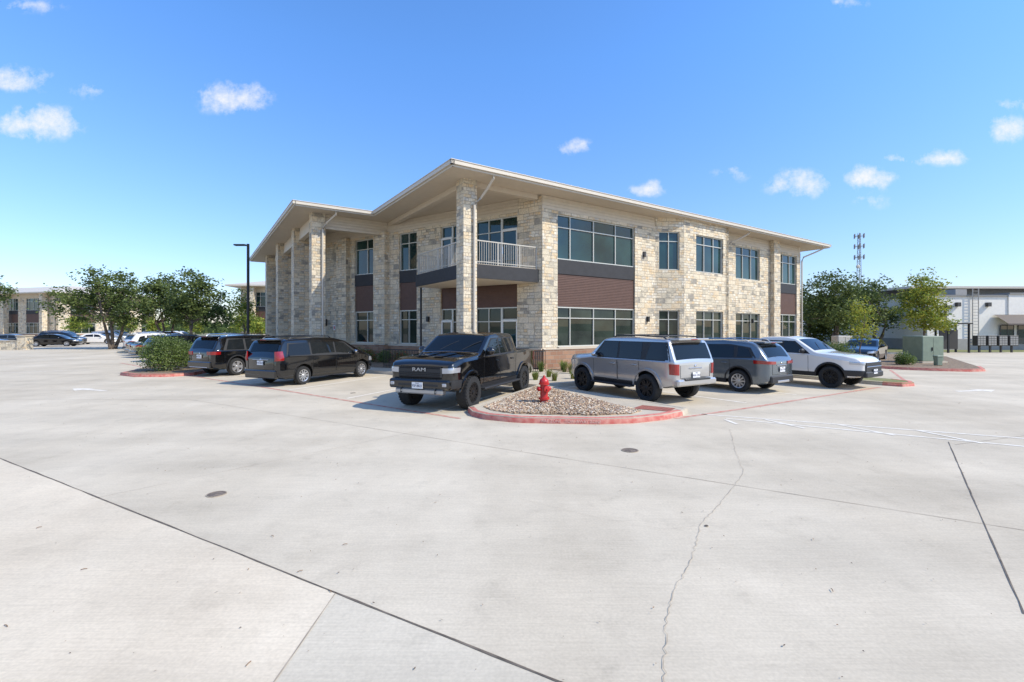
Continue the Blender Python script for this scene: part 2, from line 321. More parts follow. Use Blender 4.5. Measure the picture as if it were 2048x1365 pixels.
# ------------------------------------------------------------ ground
def G(x,y,h=0):
    z=(2.1-h)*930/(y-658); return ((x-1024)/930*z,z)
g=MB(); g.add([(-2500,-1500,0),(2500,-1500,0),(2500,3500,0),(-2500,3500,0)],[(0,1,2,3)])
tag(g.build('ground',LAND),'dry grassy land stretching to the horizon','ground','structure')
g=MB(); g.add([(-140,-40,.004),(120,-40,.004),(120,62,.004),(60,130,.004),(-140,140,.004)],[(0,1,2,3,4)])
tag(g.build('parking_lot',CONC),'pale beige concrete parking lot and drive aisles','parking lot','structure')
g=MB(); g.add([(31,41.5,.009),(120,41.5,.009),(120,60,.009),(31,60,.009)],[(0,1,2,3)])
tag(g.build('lawn',GRASSM),'patchy green verge beside the white building','lawn','structure')
j1=G(672,1188); jd=Vector((.874,-.486))
a0=Vector(j1)-jd*20; a1=Vector(j1)+jd*8; dn=Vector(G(550,1365))-Vector(j1); dn=dn.normalized()
g=MB(); b0=Vector(j1)+dn*9; g.add([(*a0,.008),(*j1,.008),(*b0,.008),(a0.x-8,a0.y-14,.008)],[(0,3,2,1)])
tag(g.build('pavement',CONC_W),'warm beige broom finished concrete slab','pavement','structure')
g=MB(); g.add([(*j1,.008),(*a1,.008),(*(a1+dn*8),.008),(*b0,.008)],[(0,3,2,1)])
tag(g.build('pavement',CONC_G),'grey beige concrete slab in the drive','pavement','structure')
def strip(mb,pts,w,z,jit=0,n=1,mi=0):
    P=[Vector(p) for p in pts]; Q=[]
    for i in range(len(P)-1):
        for k in range(n):
            q=P[i].lerp(P[i+1],k/n); 
            if jit and (i or k): q=q+Vector((U(-jit,jit),U(-jit,jit)))
            Q.append(q)
    Q.append(P[-1]); l=[];r=[]
    for i,q in enumerate(Q):
        d=(Q[min(i+1,len(Q)-1)]-Q[max(i-1,0)]).normalized(); nn=Vector((-d.y,d.x)); ww=w/2*(U(.5,1.4) if jit else 1)
        l.append((q.x+nn.x*ww,q.y+nn.y*ww,z)); r.append((q.x-nn.x*ww,q.y-nn.y*ww,z))
    mb.grid([r,l],mi)
g=MB(); strip(g,[a0,a1],.016,.012,.003,90); tag(g.build('pavement_joint',JOINT),'dark sealed joint between concrete slabs','pavement joint','structure')
g=MB(); strip(g,[j1,b0],.008,.012,.002,40); tag(g.build('pavement_joint',JOINT2),'pale filled joint between slabs','pavement joint','structure')
g=MB(); strip(g,[G(1897,885),G(2048,1230)],.012,.009,.003,30); tag(g.build('pavement_joint',JOINT),'dark joint across the drive','pavement joint','structure')
g=MB()
strip(g,[G(380,800),G(790,865),G(2048,1062),(9,2.7)],.009,.009,.001,30)
strip(g,[G(180,1000),G(860,858)],.004,.009,.001,20)
strip(g,[(-60,25),(-9,20.2)],.03,.009); strip(g,[G(0,800),G(380,800)],.014,.009)
strip(g,[(8,8.4),(30,16)],.008,.009)
tag(g.build('pavement_joint',JOINT2),'faint thin sawn joints across the concrete','pavement joint','structure')
g=MB(); strip(g,[G(1460,860),G(1470,900),G(1488,948),G(1440,1010),G(1400,1050),G(1385,1120),G(1345,1190),G(1332,1260),G(1328,1365),(.8,2)],.0042,.0125,.012,14)
strip(g,[G(1400,1052),G(1330,1062),G(1210,1040),G(1040,1000)],.0018,.0125,.012,8)
tag(g.build('crack',CRACK),'long meandering hairline crack in the concrete','crack','structure')
LZ=.0085
g=MB()
strip(g,[(-24,28.5),G(380,752),G(920,838)],.11,LZ); strip(g,[G(1350,838),(6.0,12.15),G(1760,775)],.11,LZ); strip(g,[(15.4,18.1),(19.2,23.6)],.11,LZ)
tag(g.build('fire_lane_line',REDL),'faded red fire lane line painted on concrete','painted line','structure')
g=MB()
hd=Vector((.4,.917))
for t in [-.2,3.6,6.9,9.9,13.0]:
    p=Vector(G(920,838))+Vector((-.81,.586))*(t+1.2); p+=hd*.35
    strip(g,[p,p+hd*5.2],.1,LZ)
Vd=Vector((-.56,.828)); Ud=Vector((.828,.56))
for t in [.4+3.2,.4+6.1,.4+9.0]:
    p=Vector(G(1350,838))+Ud*t+Vd*.3; strip(g,[p,p+Vd*5.4],.1,LZ)
strip(g,[G(1400,829),G(2048,878),(16,5.6)],.08,LZ); strip(g,[G(1452,838),G(2048,894),(15.6,5.0)],.08,LZ)
for a,b in [((1530,840),(1610,858)),((1675,850),(1790,872)),((1830,861),(1965,888)),((1450,840),(1475,850))]: strip(g,[G(*a),G(*b)],.08,LZ+.001)
strip(g,[G(0,747),G(180,740)],.1,LZ); strip(g,[G(0,722),G(150,718)],.12,LZ)
for k in range(9): strip(g,[(-70+k*3,56),(-69+k*3,62)],.12,LZ)
tag(g.build('parking_stripe',WLINE),'worn white parking bay and hatch lines','painted line','structure')
def arrow(c,d):
    g=MB(); d=Vector(d).normalized(); n=Vector((-d.y,d.x)); c=Vector(c)
    P=[c-d*.9+n*.09,c-d*.9-n*.09,c+d*.1-n*.09,c+d*.1-n*.32,c+d*.8,c+d*.1+n*.32,c+d*.1+n*.09]
    g.add([(p.x,p.y,LZ) for p in P],[tuple(range(7))]); tag(g.build('lane_arrow',WLINE),'white directional arrow painted on the drive','lane arrow','structure')
arrow(G(175,780),(-.9,.3)); arrow(G(1955,782),(.9,.2))
for c,r in ((G(433,990),.10),(G(1260,902),.13),(G(1413,1054),.018),(G(706,787),.08)):
    e=thing('valve_cover','round rusty iron valve cover set in concrete','utility cover',(c[0],c[1],0),0,'iron utility covers'); g=MB(); g.lathe([(r,.0),(r,.014),(r*.86,.016),(r*.84,.012),(r*.3,.012),(r*.28,.016),(0.001,.016)],28,mi=0); g.build('cover_plate',IRON,e)
    g=MB(); g.lathe([(r*1.14,.0),(r*1.14,.0125),(r*1.03,.0125),(r*1.03,0)],28,cap=False); g.build('collar',JOINT2,e)
ISL=[(-1.1,11.7),(-.95,11.15),(-.6,10.72),(.0,10.42),(.3,10.34),(1.9,10.2),(2.7,10.32),(3.5,10.7),(4.1,11.2),(4.38,11.6)]
PLAT=ISL+[(1.2,16.4),(19.5,28.75),(30,40),(30,60),(-12,75),(-34,60),(-27,41),(-15.1,28.3),(.9,16.35)]
g=MB(); g.prism(PLAT,0,.13); tag(g.build('sidewalk',WALK),'raised concrete sidewalk around the office building','sidewalk','structure')
def kerb(path,name,m,label,h=.137,w=.15,closed=False):
    P=[Vector(p) for p in path]; n=len(P); out=[];inn=[]
    for i in range(n):
        a=P[(i-1)%n] if closed or i else P[i]; b=P[(i+1)%n] if closed or i<n-1 else P[i]
        d=(b-a).normalized(); o=Vector((d.y,-d.x)); out.append(P[i]+o*.004); inn.append(P[i]-o*w)
    g=MB(); rows=[]
    for i in (list(range(n))+([0] if closed else [])):
        o=(out[i]-inn[i]).normalized(); rows.append([(out[i].x+o.x*.015,out[i].y+o.y*.015,0.002),(out[i].x,out[i].y,h-.03),(out[i].x-o.x*.03,out[i].y-o.y*.03,h),(inn[i].x,inn[i].y,h),(inn[i].x,inn[i].y,h-.12)])
    g.grid(rows); return tag(g.build(name,m,smooth=True,ang=50),label,'kerb','structure')
kerb(ISL[:-1],'kerb',REDP,'red painted concrete kerb at the island nose')
kerb([(4.1,11.2),(4.38,11.6),(1.2,16.4),(19.5,28.75),(30,40)],'kerb',WALK,'pale concrete kerb along the parking bays')
kerb([(-27,41),(-15.1,28.3),(.9,16.35),(-1.1,11.7)],'kerb',WALK,'pale concrete kerb along the parking bays')
def island(path,top,label,red=None):
    g=MB(); g.prism(path,0,.13); tag(g.build('traffic_island',top),label,'traffic island','structure')
    if red is None: kerb(path,'kerb',WALK,'concrete kerb round a planted island',closed=True)
    else:
        kerb(path[:red+1],'kerb',REDP,'red painted kerb round a planted island'); kerb(path[red:]+path[:1],'kerb',WALK,'concrete kerb round a planted island')
island([(13.7,17.2),(14.1,16.8),(14.7,17.0),(15.1,17.6),(15.0,18.3),(12.9,21.6),(11.6,20.7)],GRASSM,'small grassy island at the end of the parking row',4)
island([(19.4,24.6),(20.0,23.7),(21.0,23.1),(22.3,22.6),(23.3,22.9),(24.6,24.4),(31,33),(29,38),(19.4,28.3)],MULCH,'mulched island holding the utility boxes',5)
island([(-18.2,22.4),(-17.6,20.9),(-16.4,20.2),(-15.0,20.2),(-14.3,20.9),(-14.6,22.6),(-16.6,27.4),(-26,40),(-28,39)],MULCH,'planted island beside the parking row',5)
island([(-36,46),(-34,40),(-31.5,40),(-33,48),(-40,60),(-46,60)],GRASSM,'grassy island under the oak trees')
GP=[(-.72,11.72),(-.5,11.2),(.05,10.75),(1.8,10.5),(2.75,10.72),(3.1,11.1),(1.05,15.5),(.78,15.5)]
def inpoly(x,y,P):
    c=False; j=len(P)-1
    for i in range(len(P)):
        if (P[i][1]>y)!=(P[j][1]>y) and x<(P[j][0]-P[i][0])*(y-P[i][1])/(P[j][1]-P[i][1])+P[i][0]: c=not c
        j=i
    return c
PEB=[mat('pebble_tan',(.46,.33,.21),.8,var=.2),mat('pebble_grey',(.31,.27,.225),.8,var=.2),mat('pebble_pale',(.66,.56,.43),.8,var=.1),mat('pebble_brown',(.26,.15,.10),.8,var=.2)]
g=MB(); g.prism(GP,.12,.143); k=0
while k<9500:
    x=U(-.8,3.2); y=U(10.4,15.6)
    if not inpoly(x,y,GP): continue
    k+=1; r=U(.012,.032); z=.145+r*.35+.05*max(0,1-((x-1.2)/1.6)**2)*R(); a=U(0,6.28); el=U(.8,1.6)
    ca,sa_=math.cos(a),math.sin(a); vs=[]
    for (px_,py_,pz_) in [(1,0,0),(.45,.75,0),(-.6,.7,0),(-1,-.05,0),(-.4,-.75,0),(.6,-.65,0),(.1,0,.62),(0,0,-.6)]:
        ux=px_*r*el*U(.85,1.15); uy=py_*r*U(.85,1.15); vs.append((x+ux*ca-uy*sa_,y+ux*sa_+uy*ca,z+pz_*r+px_*r*U(-.2,.2)))
    g.add(vs,[(0,1,6),(1,2,6),(2,3,6),(3,4,6),(4,5,6),(5,0,6),(1,0,7),(2,1,7),(3,2,7),(4,3,7),(5,4,7),(0,5,7)],random.choice([0,0,1,2,0,3]))
tag(g.build('gravel',PEB,recalc=False,uv=False),'tan and grey river pebbles filling the island','gravel','stuff')
g=MB(); g.add([(2.95,11.45,.139),(3.75,11.05,.139),(4.05,11.5,.139),(3.35,11.95,.139)],[(0,1,2,3)]); 
for i in range(8):
    for j in range(5):
        u=(i+.5)/8; v=(j+.5)/5; p=Vector((2.95,11.45)).lerp(Vector((3.75,11.05)),u).lerp(Vector((3.35,11.95)).lerp(Vector((4.05,11.5)),u),v); g.lathe([(.03,.139),(.02,.146)],8,M=Matrix.Translation((p.x,p.y,0)))
tag(g.build('tactile_paving',mat('brick_red_paver',(.30,.10,.07),.8,var=.2)),'brick red tactile paving at the ramp','tactile paving','structure')
KT=mat('faded_stencil_paint',(.62,.42,.36),.8,var=.15)
for tx,xx in (('FIRE ZONE',.87),('TOW-AWAY ZONE',1.56)):
    yk=10.34-.0875*(xx-.3); tag(text(tx,.095,KT,'kerb_lettering',None,frame((xx,yk-.022,.062),(.996,-.0872,0),(0,.1,.995),(-.0872,-.996,0)),.001,.95),'pale stencilled lettering on the red kerb','lettering','structure')
# ------------------------------------------------------------ building
OX,OY=-2.37,18.54; ROT=math.radians(34.07)
class Fac:
    def __init__(s,p0,p1):
        s.p=Vector(p0); d=Vector(p1)-s.p; s.L=d.length; s.d=d.normalized(); s.n=Vector((s.d.y,-s.d.x))
    def box(s,mb,s0,s1,z0,z1,o0,o1,mi=0):
        q=[s.p+s.d*a+s.n*b for a,b in ((s0,o0),(s0,o1),(s1,o1),(s1,o0))]
        mb.hexa([(v.x,v.y,z0) for v in q]+[(v.x,v.y,z1) for v in q],mi)
def window(par,F,s0,s1,z0,z1,cols,rows,dz=-.16,name='window',fm=None,gm=None):
    # every pane is a separate facet of the glass, each a hair out of true, so reflections break from pane to pane
    gm=gm or (GLASSL if z0<4 else GLASS); g=MB(); cx=[0]+list(cols)+[1]; rx=[0]+list(rows)+[1]
    F.box(g,s0+.02,s1-.02,z0+.02,z1-.02,dz-.05,dz-.03)
    for a,b in zip(cx,cx[1:]):
        for c,d in zip(rx,rx[1:]):
            sa_,sb=s0+(s1-s0)*a+.01,s0+(s1-s0)*b-.01; za,zb=z0+(z1-z0)*c+.01,z0+(z1-z0)*d-.01; t=U(-.006,.006); v=U(-.006,.006)
            q=[F.p+F.d*s_+F.n*(dz-.01+o) for s_,o in ((sa_,t-v),(sb,-t-v),(sb,-t+v),(sa_,t+v))]
            g.add([(q[0].x,q[0].y,za),(q[1].x,q[1].y,za),(q[2].x,q[2].y,zb),(q[3].x,q[3].y,zb)],[(0,1,2,3)])
    w=g.build(name,gm,par)
    f=MB(); t=.055
    F.box(f,s0,s1,z0,z0+t,dz-.04,dz+.07); F.box(f,s0,s1,z1-t,z1,dz-.04,dz+.07)
    F.box(f,s0,s0+t,z0+t,z1-t,dz-.04,dz+.07); F.box(f,s1-t,s1,z0+t,z1-t,dz-.04,dz+.07)
    for c in cols: x=s0+(s1-s0)*c; F.box(f,x-.022,x+.022,z0+t,z1-t,dz-.02,dz+.06)
    for r in rows: z=z0+(z1-z0)*r; F.box(f,s0+t,s1-t,z-.022,z+.022,dz-.02,dz+.055)
    f.build('frame',fm or FRAME,w); return w
def door(par,F,s0,s1,z0,z1,dz=-.14):
    g=MB(); t=.09
    F.box(g,s0,s1,z1-t,z1,dz-.02,dz+.1); F.box(g,s0,s1,z0,z0+.25,dz-.02,dz+.1); F.box(g,s0,s0+t,z0+.25,z1-t,dz-.02,dz+.1); F.box(g,s1-t,s1,z0+.25,z1-t,dz-.02,dz+.1)
    d=g.build('door',WHITE,par); g=MB(); F.box(g,s0+t,s1-t,z0+.25,z1-t,dz,dz+.03); g.build('pane',GLASS,d)
    g=MB(); F.box(g,s0+t*1.3,s0+t*1.6,z0+.9,z0+1.25,dz+.1,dz+.14); g.build('handle',CHROME,d)
TOPZ=8.6
def ribs(lou,F,s0,s1,top):
    z=3.22
    while z<top: F.box(lou,s0,s1,z,z+.068,-.13,-.085); z+=.085
def facade(par,p0,p1,bays,wall,base,siding,sid=True):
    F=Fac(p0,p1); th=.35; ztop=7.95 if sid else TOPZ
    for s0,s1,k in bays:
        wd=s1-s0
        if k=='stone': F.box(wall,s0,s1,1.13,ztop,-th,0); F.box(base,s0,s1,0.1,1.08,-th,.09); F.box(base,s0,s1,1.08,1.14,-th,.12,1)
        else:
            F.box(wall,s0,s1,7.8,ztop,-th,0)
            cols=[.16,.45,.74] if wd>4 else ([.33,.67] if wd>2.6 else [.5])
            if k=='small':
                F.box(wall,s0,s1,3.19,5.55,-th,0); F.box(wall,s0,s1,1.13,1.25,-th,0); F.box(base,s0,s1,.1,1.08,-th,.09); F.box(base,s0,s1,1.08,1.14,-th,.12,1)
                window(par,F,s0,s1,5.55,7.8,cols,[.75]); window(par,F,s0,s1,1.25,3.19,cols,[.72])
            else:
                pan=MB(); lou=MB(); F.box(lou,s0,s1,3.2,4.84,-th,-.12)
                if k=='big':
                    F.box(base,s0,s1,.1,1.08,-th,.09); F.box(base,s0,s1,1.08,1.2,-th,.12,1)
                    window(par,F,s0,s1,5.56,7.8,cols,[.72]); window(par,F,s0,s1,1.2,3.2,cols,[.72])
                    F.box(pan,s0,s1,4.84,5.56,-th,-.04); ribs(lou,F,s0,s1,4.76)
                else:
                    sd=s1-1.0 if wd>2 else s0
                    se=s1 if wd>2 else s0+.8
                    F.box(pan,s0,s1,4.84,5.02,-th,-.04); ribs(lou,F,s0,s1,4.3)
                    a,b=(s0,sd) if wd>2 else (se,s1)
                    window(par,F,a,b,5.02,7.8,[.5] if wd>2 else [],[.22,.75]); window(par,F,a,b,.15,3.2,[.5] if wd>2 else [],[.25,.76])
                    window(par,F,sd,se,7.15,7.8,[],[]); window(par,F,sd,se,2.55,3.2,[],[])
                    door(par,F,sd,se,5.02,7.15); door(par,F,sd,se,.15,2.55)
                pan.build('spandrel_panel',SPAN,par); lou.build('louvre_panel',LOUV,par)
    if sid:
        F.box(siding,0,F.L,7.95,TOPZ,-th,-.07)
        for i in range(4): F.box(siding,0,F.L,7.95+i*.163,7.95+i*.163+.15,-.08,-.0-.012*i)
    return F
B=thing('office_building','two storey limestone office building with deep flat eaves and corner balcony','office building',(OX,OY,0),ROT)
wall=MB();base=MB();sidg=MB()
CR=(5.38,1.1); LB=(-1.4,17.4)
F1=facade(B,LB,CR,[(0,3.67,'stone'),(3.67,5.95,'big'),(5.95,7.78,'stone'),(7.78,9.25,'big'),(9.25,11.1,'stone'),(11.1,12.25,'balc'),(12.25,13.55,'stone'),(13.55,16.2,'balc'),(16.2,17.65,'stone')],wall,base,sidg)
F2=facade(B,CR,(13.7,1.1),[(0,.95,'stone'),(.95,6.58,'big'),(6.58,8.32,'stone')],wall,base,sidg)
F3=facade(B,(13.7,1.1),(15.3,.3),[(0,.22,'stone'),(.22,1.5,'small'),(1.5,1.789,'stone')],wall,base,sidg,sid=False)
F4=facade(B,(15.3,.3),(19.9,.3),[(0,1.15,'stone'),(1.15,4.0,'small'),(4.0,4.6,'stone')],wall,base,sidg,sid=False)
F5=facade(B,(19.9,.3),(19.9,1.1),[(0,.8,'stone')],wall,base,sidg,sid=False)
F6=facade(B,(19.9,1.1),(31.3,1.1),[(0,2.2,'stone'),(2.2,5.3,'small'),(5.3,7.8,'stone'),(7.8,10.8,'big'),(10.8,11.4,'stone')],wall,base,sidg)
F7=facade(B,(31.3,1.1),(31.3,20),[(0,4,'stone'),(4,9,'big'),(9,18.9,'stone')],wall,base,sidg)
facade(B,(31.3,20),(18,32.5),[(0,18.2,'stone')],wall,base,sidg); facade(B,(18,32.5),(-2.6,32.5),[(0,20.6,'stone')],wall,base,sidg)
F0=facade(B,(-1.4,27.5),(-1.4,17.4),[(0,3,'stone'),(3,6,'big'),(6,10.1,'stone')],wall,base,sidg)
facade(B,(-2.6,32.5),(-2.6,27.5),[(0,1.5,'stone'),(1.5,3.5,'big'),(3.5,5,'stone')],wall,base,sidg); facade(B,(-2.6,27.5),(-1.4,27.5),[(0,1.2,'stone')],wall,base,sidg)
F1.box(wall,5.95,6.95,1.13,7.97,-.02,.4); F1.box(base,5.95,6.95,.1,1.1,-.02,.46)
F6.box(wall,6.7,7.6,1.13,8.598,-.02,.32); F6.box(base,6.7,7.6,.1,1.1,-.02,.38)
F1.box(wall,16.25,17.6,7.95,8.598,-.3,.003); F1.box(wall,2.2,3.2,1.13,7.97,-.02,.3)
wall.build('wall',STONE,B,label='coursed cream and grey limestone walls'); base.build('base_course',[BRICK,SOFFIT],B); sidg.build('siding',SIDING,B)
for (u,v,w,z1) in [(1.39,1.39,.33,8.6),(-2.8,11.35,.36,8.6),(-2.8,16.4,.5,8.6),(-2.8,23.0,.58,8.6),(-2.8,30.0,.55,8.6)]:
    g=MB(); g.box(u-w,u+w,v-w,v+w,1.0,z1); c=g.build('column',STONE,B)
    g=MB(); g.box(u-w-.05,u+w+.05,v-w-.05,v+w+.05,.1,.98); g.box(u-w-.08,u+w+.08,v-w-.08,v+w+.08,.98,1.05); g.build('plinth',BRICK,c)
g=MB(); g.box(1.25,1.53,1.73,11.2,8.36,8.598); g.build('beam',SOFFIT,B)
g=MB(); g.box(1.73,5.2,1.25,1.53,8.36,8.598); g.build('beam',SOFFIT,B)
g=MB()
for i in range(5): g.box(-2.44,1.2,11.2-.012*i,11.5,7.8+i*.16,7.8+i*.16+.148)
g.build('beam',SIDING,B,label='cream lap siding beam under the portico roof')
g=MB()
for i in range(5): g.box(-3.0+.012*i,-2.7,11.72,27,7.8+i*.16,7.8+i*.16+.148)
g.build('beam',SIDING,B,label='cream lap siding beam under the portico roof')
RP=[(0,0),(33.7,0),(33.7,22),(20,34.6),(-4.2,34.6),(-4.2,9.95),(0,9.95)]
RI=[(8,8),(27,8),(27,19),(17,27),(4,27),(4,17.5),(8,17.5)]
g=MB(); g.prism(RP,8.6,8.66,0); roof=g.build('roof',SOFFIT,B,label='flat tan soffit with pale metal roof above')
g=MB(); o=[(x,y,8.83) for x,y in RP]; i_=[(x,y,8.83+1.15) for x,y in RI]
g.add(o+i_,[(k,(k+1)%7,(k+1)%7+7,k+7) for k in range(7)]+[tuple(range(7,14))])
for k in range(74): x=.4+k*.45; g.box(x,x+.03,.02,.35,8.84,8.93)
for k in range(52): y=10.3+k*.45; g.box(-4.18,-3.8,y,y+.03,8.84,8.93)
g.build('roof_sheet',ROOFM,roof)
g=MB()
for k in range(7):
    F=Fac(RP[k],RP[(k+1)%7])
    F.box(g,0,F.L,8.585,8.66,-.06,.012); F.box(g,-.1 if k!=5 else .0,F.L+.1 if k!=5 else F.L-.1,8.665,8.82,-.05,.1); F.box(g,-.12 if k!=6 else .12,F.L+.12 if k!=5 else F.L-.12,8.822,8.85,-.08,.125)
g.build('gutter',FASCIA,roof)
g=MB(); F=Fac(RP[0],RP[1]); TARP=mat('blue_film',(.05,.25,.6),.5)
F.box(g,.4,2.6,8.86,8.9,-.25,.05); g.build('protective_film',TARP,roof)
g=MB(); F=Fac(RP[5],RP[6]); F.box(g,1.0,2.6,8.86,8.89,-.3,-.05); g.build('protective_film',TARP,roof)
def spout(pts): 
    g=MB(); g.tube(pts,.055,8); g.build('downspout',FASCIA,B,smooth=True)
spout([(1.95,.06,8.66),(1.95,.06,8.45),(1.9,.5,8.1),(1.8,.85,7.8),(1.55,.98,7.5),(1.55,.99,.4)])
spout([(-2.1,10.0,8.66),(-2.1,10.05,8.4),(-2.45,10.7,8.0),(-2.6,10.92,7.7),(-2.6,10.92,.4)])
spout([(22.0,.06,8.66),(22.0,.08,8.45),(21.6,.6,8.1),(21.2,.9,7.9),(20.9,1.03,7.6),(20.9,1.03,.4)])
spout([(32.8,.06,8.66),(32.8,.1,8.45),(32.2,.6,8.1),(31.6,1.0,7.8),(31.4,1.03,7.5),(31.4,1.03,.4)])
g=MB(); g.tube([(1.5,6.7,4.3),(1.5,6.7,.1)],.06,8); g.build('post',BLACKM,B)
bal=MB(); bal.prism([(1.28,1.28),(5.28,1.28),(2.78,7.2),(1.28,6.9)],4.36,4.98); bb=bal.build('balcony',SPAN,B,label='corner balcony with dark edge band and pale rail')
pi=[(1.36,1.36),(5.2,1.36),(2.75,7.0),(1.36,6.8)]
g=MB(); g.prism(pi,4.335,4.357); g.build('soffit',SOFFIT,bb); g=MB(); g.prism(pi,4.983,5.01); g.build('floor_slab',SOFFIT,bb)
def rail(a,b):
    g=MB(); F=Fac(a,b); F.box(g,0,F.L,6.03,6.08,-.028,.028); F.box(g,0,F.L,5.1,5.13,-.015,.015)
    k=int(F.L/.12)
    for i in range(k+1):
        s=i*F.L/k; w=.025 if i%10==0 or i==k else .008
        F.box(g,s-w,s+w,4.98,6.03,-w,w)
    g.build('railing',RAILM,bb)
rail((1.4,6.8),(1.4,1.8)); rail((1.8,1.4),(5.22,1.4)); rail((2.7,7.0),(1.45,6.8))
for F,s in ((F1,10.2),(F2,7.6),(F6,4.2)): g=MB(); F.box(g,s-.07,s+.07,2.5,2.8,0,.14); g.build('wall_light',BLACKM,B)
g=MB(); F1.box(g,1.5,1.72,2.0,2.35,.0,.03); w=g.build('wall_sign',PLATE,B)
g=MB(); F1.box(g,1.56,1.66,2.08,2.27,.03,.035); g.build('sign_symbol',mat('sign_red',(.5,.02,.02),.5),w)
g=MB(); F1.box(g,.55,.8,2.3,2.75,0,.12); g.build('alarm_box',DARKM,B)
g=MB(); F2.box(g,7.25,7.4,6.2,6.5,0,.1); g.build('camera_housing',DARKM,B)
g=MB(); F6.box(g,.3,.5,5.2,5.35,0,.25); g.build('camera_housing',DARKM,B)
def toW(u,v): c,s=math.cos(ROT),math.sin(ROT); return (OX+u*c-v*s,OY+u*s+v*c)
for poly in ([toW(5.6,-1.4),toW(30,-1.4),toW(30,.95),toW(5.6,.95)],[toW(-4.2,12.5),toW(1.0,3.5),toW(2.4,6.4),toW(-1.2,15.8)]):
    g=MB(); g.prism(poly,.12,.15); tag(g.build('planting_bed',MULCH),'brown mulch planting bed beside the wall','planting bed','structure')
e=thing('patio_fence','low black metal picket fence beside the patio','fence',(0,0,0)); g=MB()
for a,b in ((toW(-.6,6.5),toW(.6,3.2)),(toW(.6,3.2),toW(.9,.6)),(toW(2.2,.4),toW(5.0,.4))):
    F=Fac(a,b); F.box(g,0,F.L,1.05,1.09,-.02,.02); F.box(g,0,F.L,.25,.28,-.015,.015); k=max(2,int(F.L/.11))
    for i in range(k+1): F.box(g,i*F.L/k-.009,i*F.L/k+.009,.13,1.05,-.009,.009)
g.build('pickets',BLACKM,e)
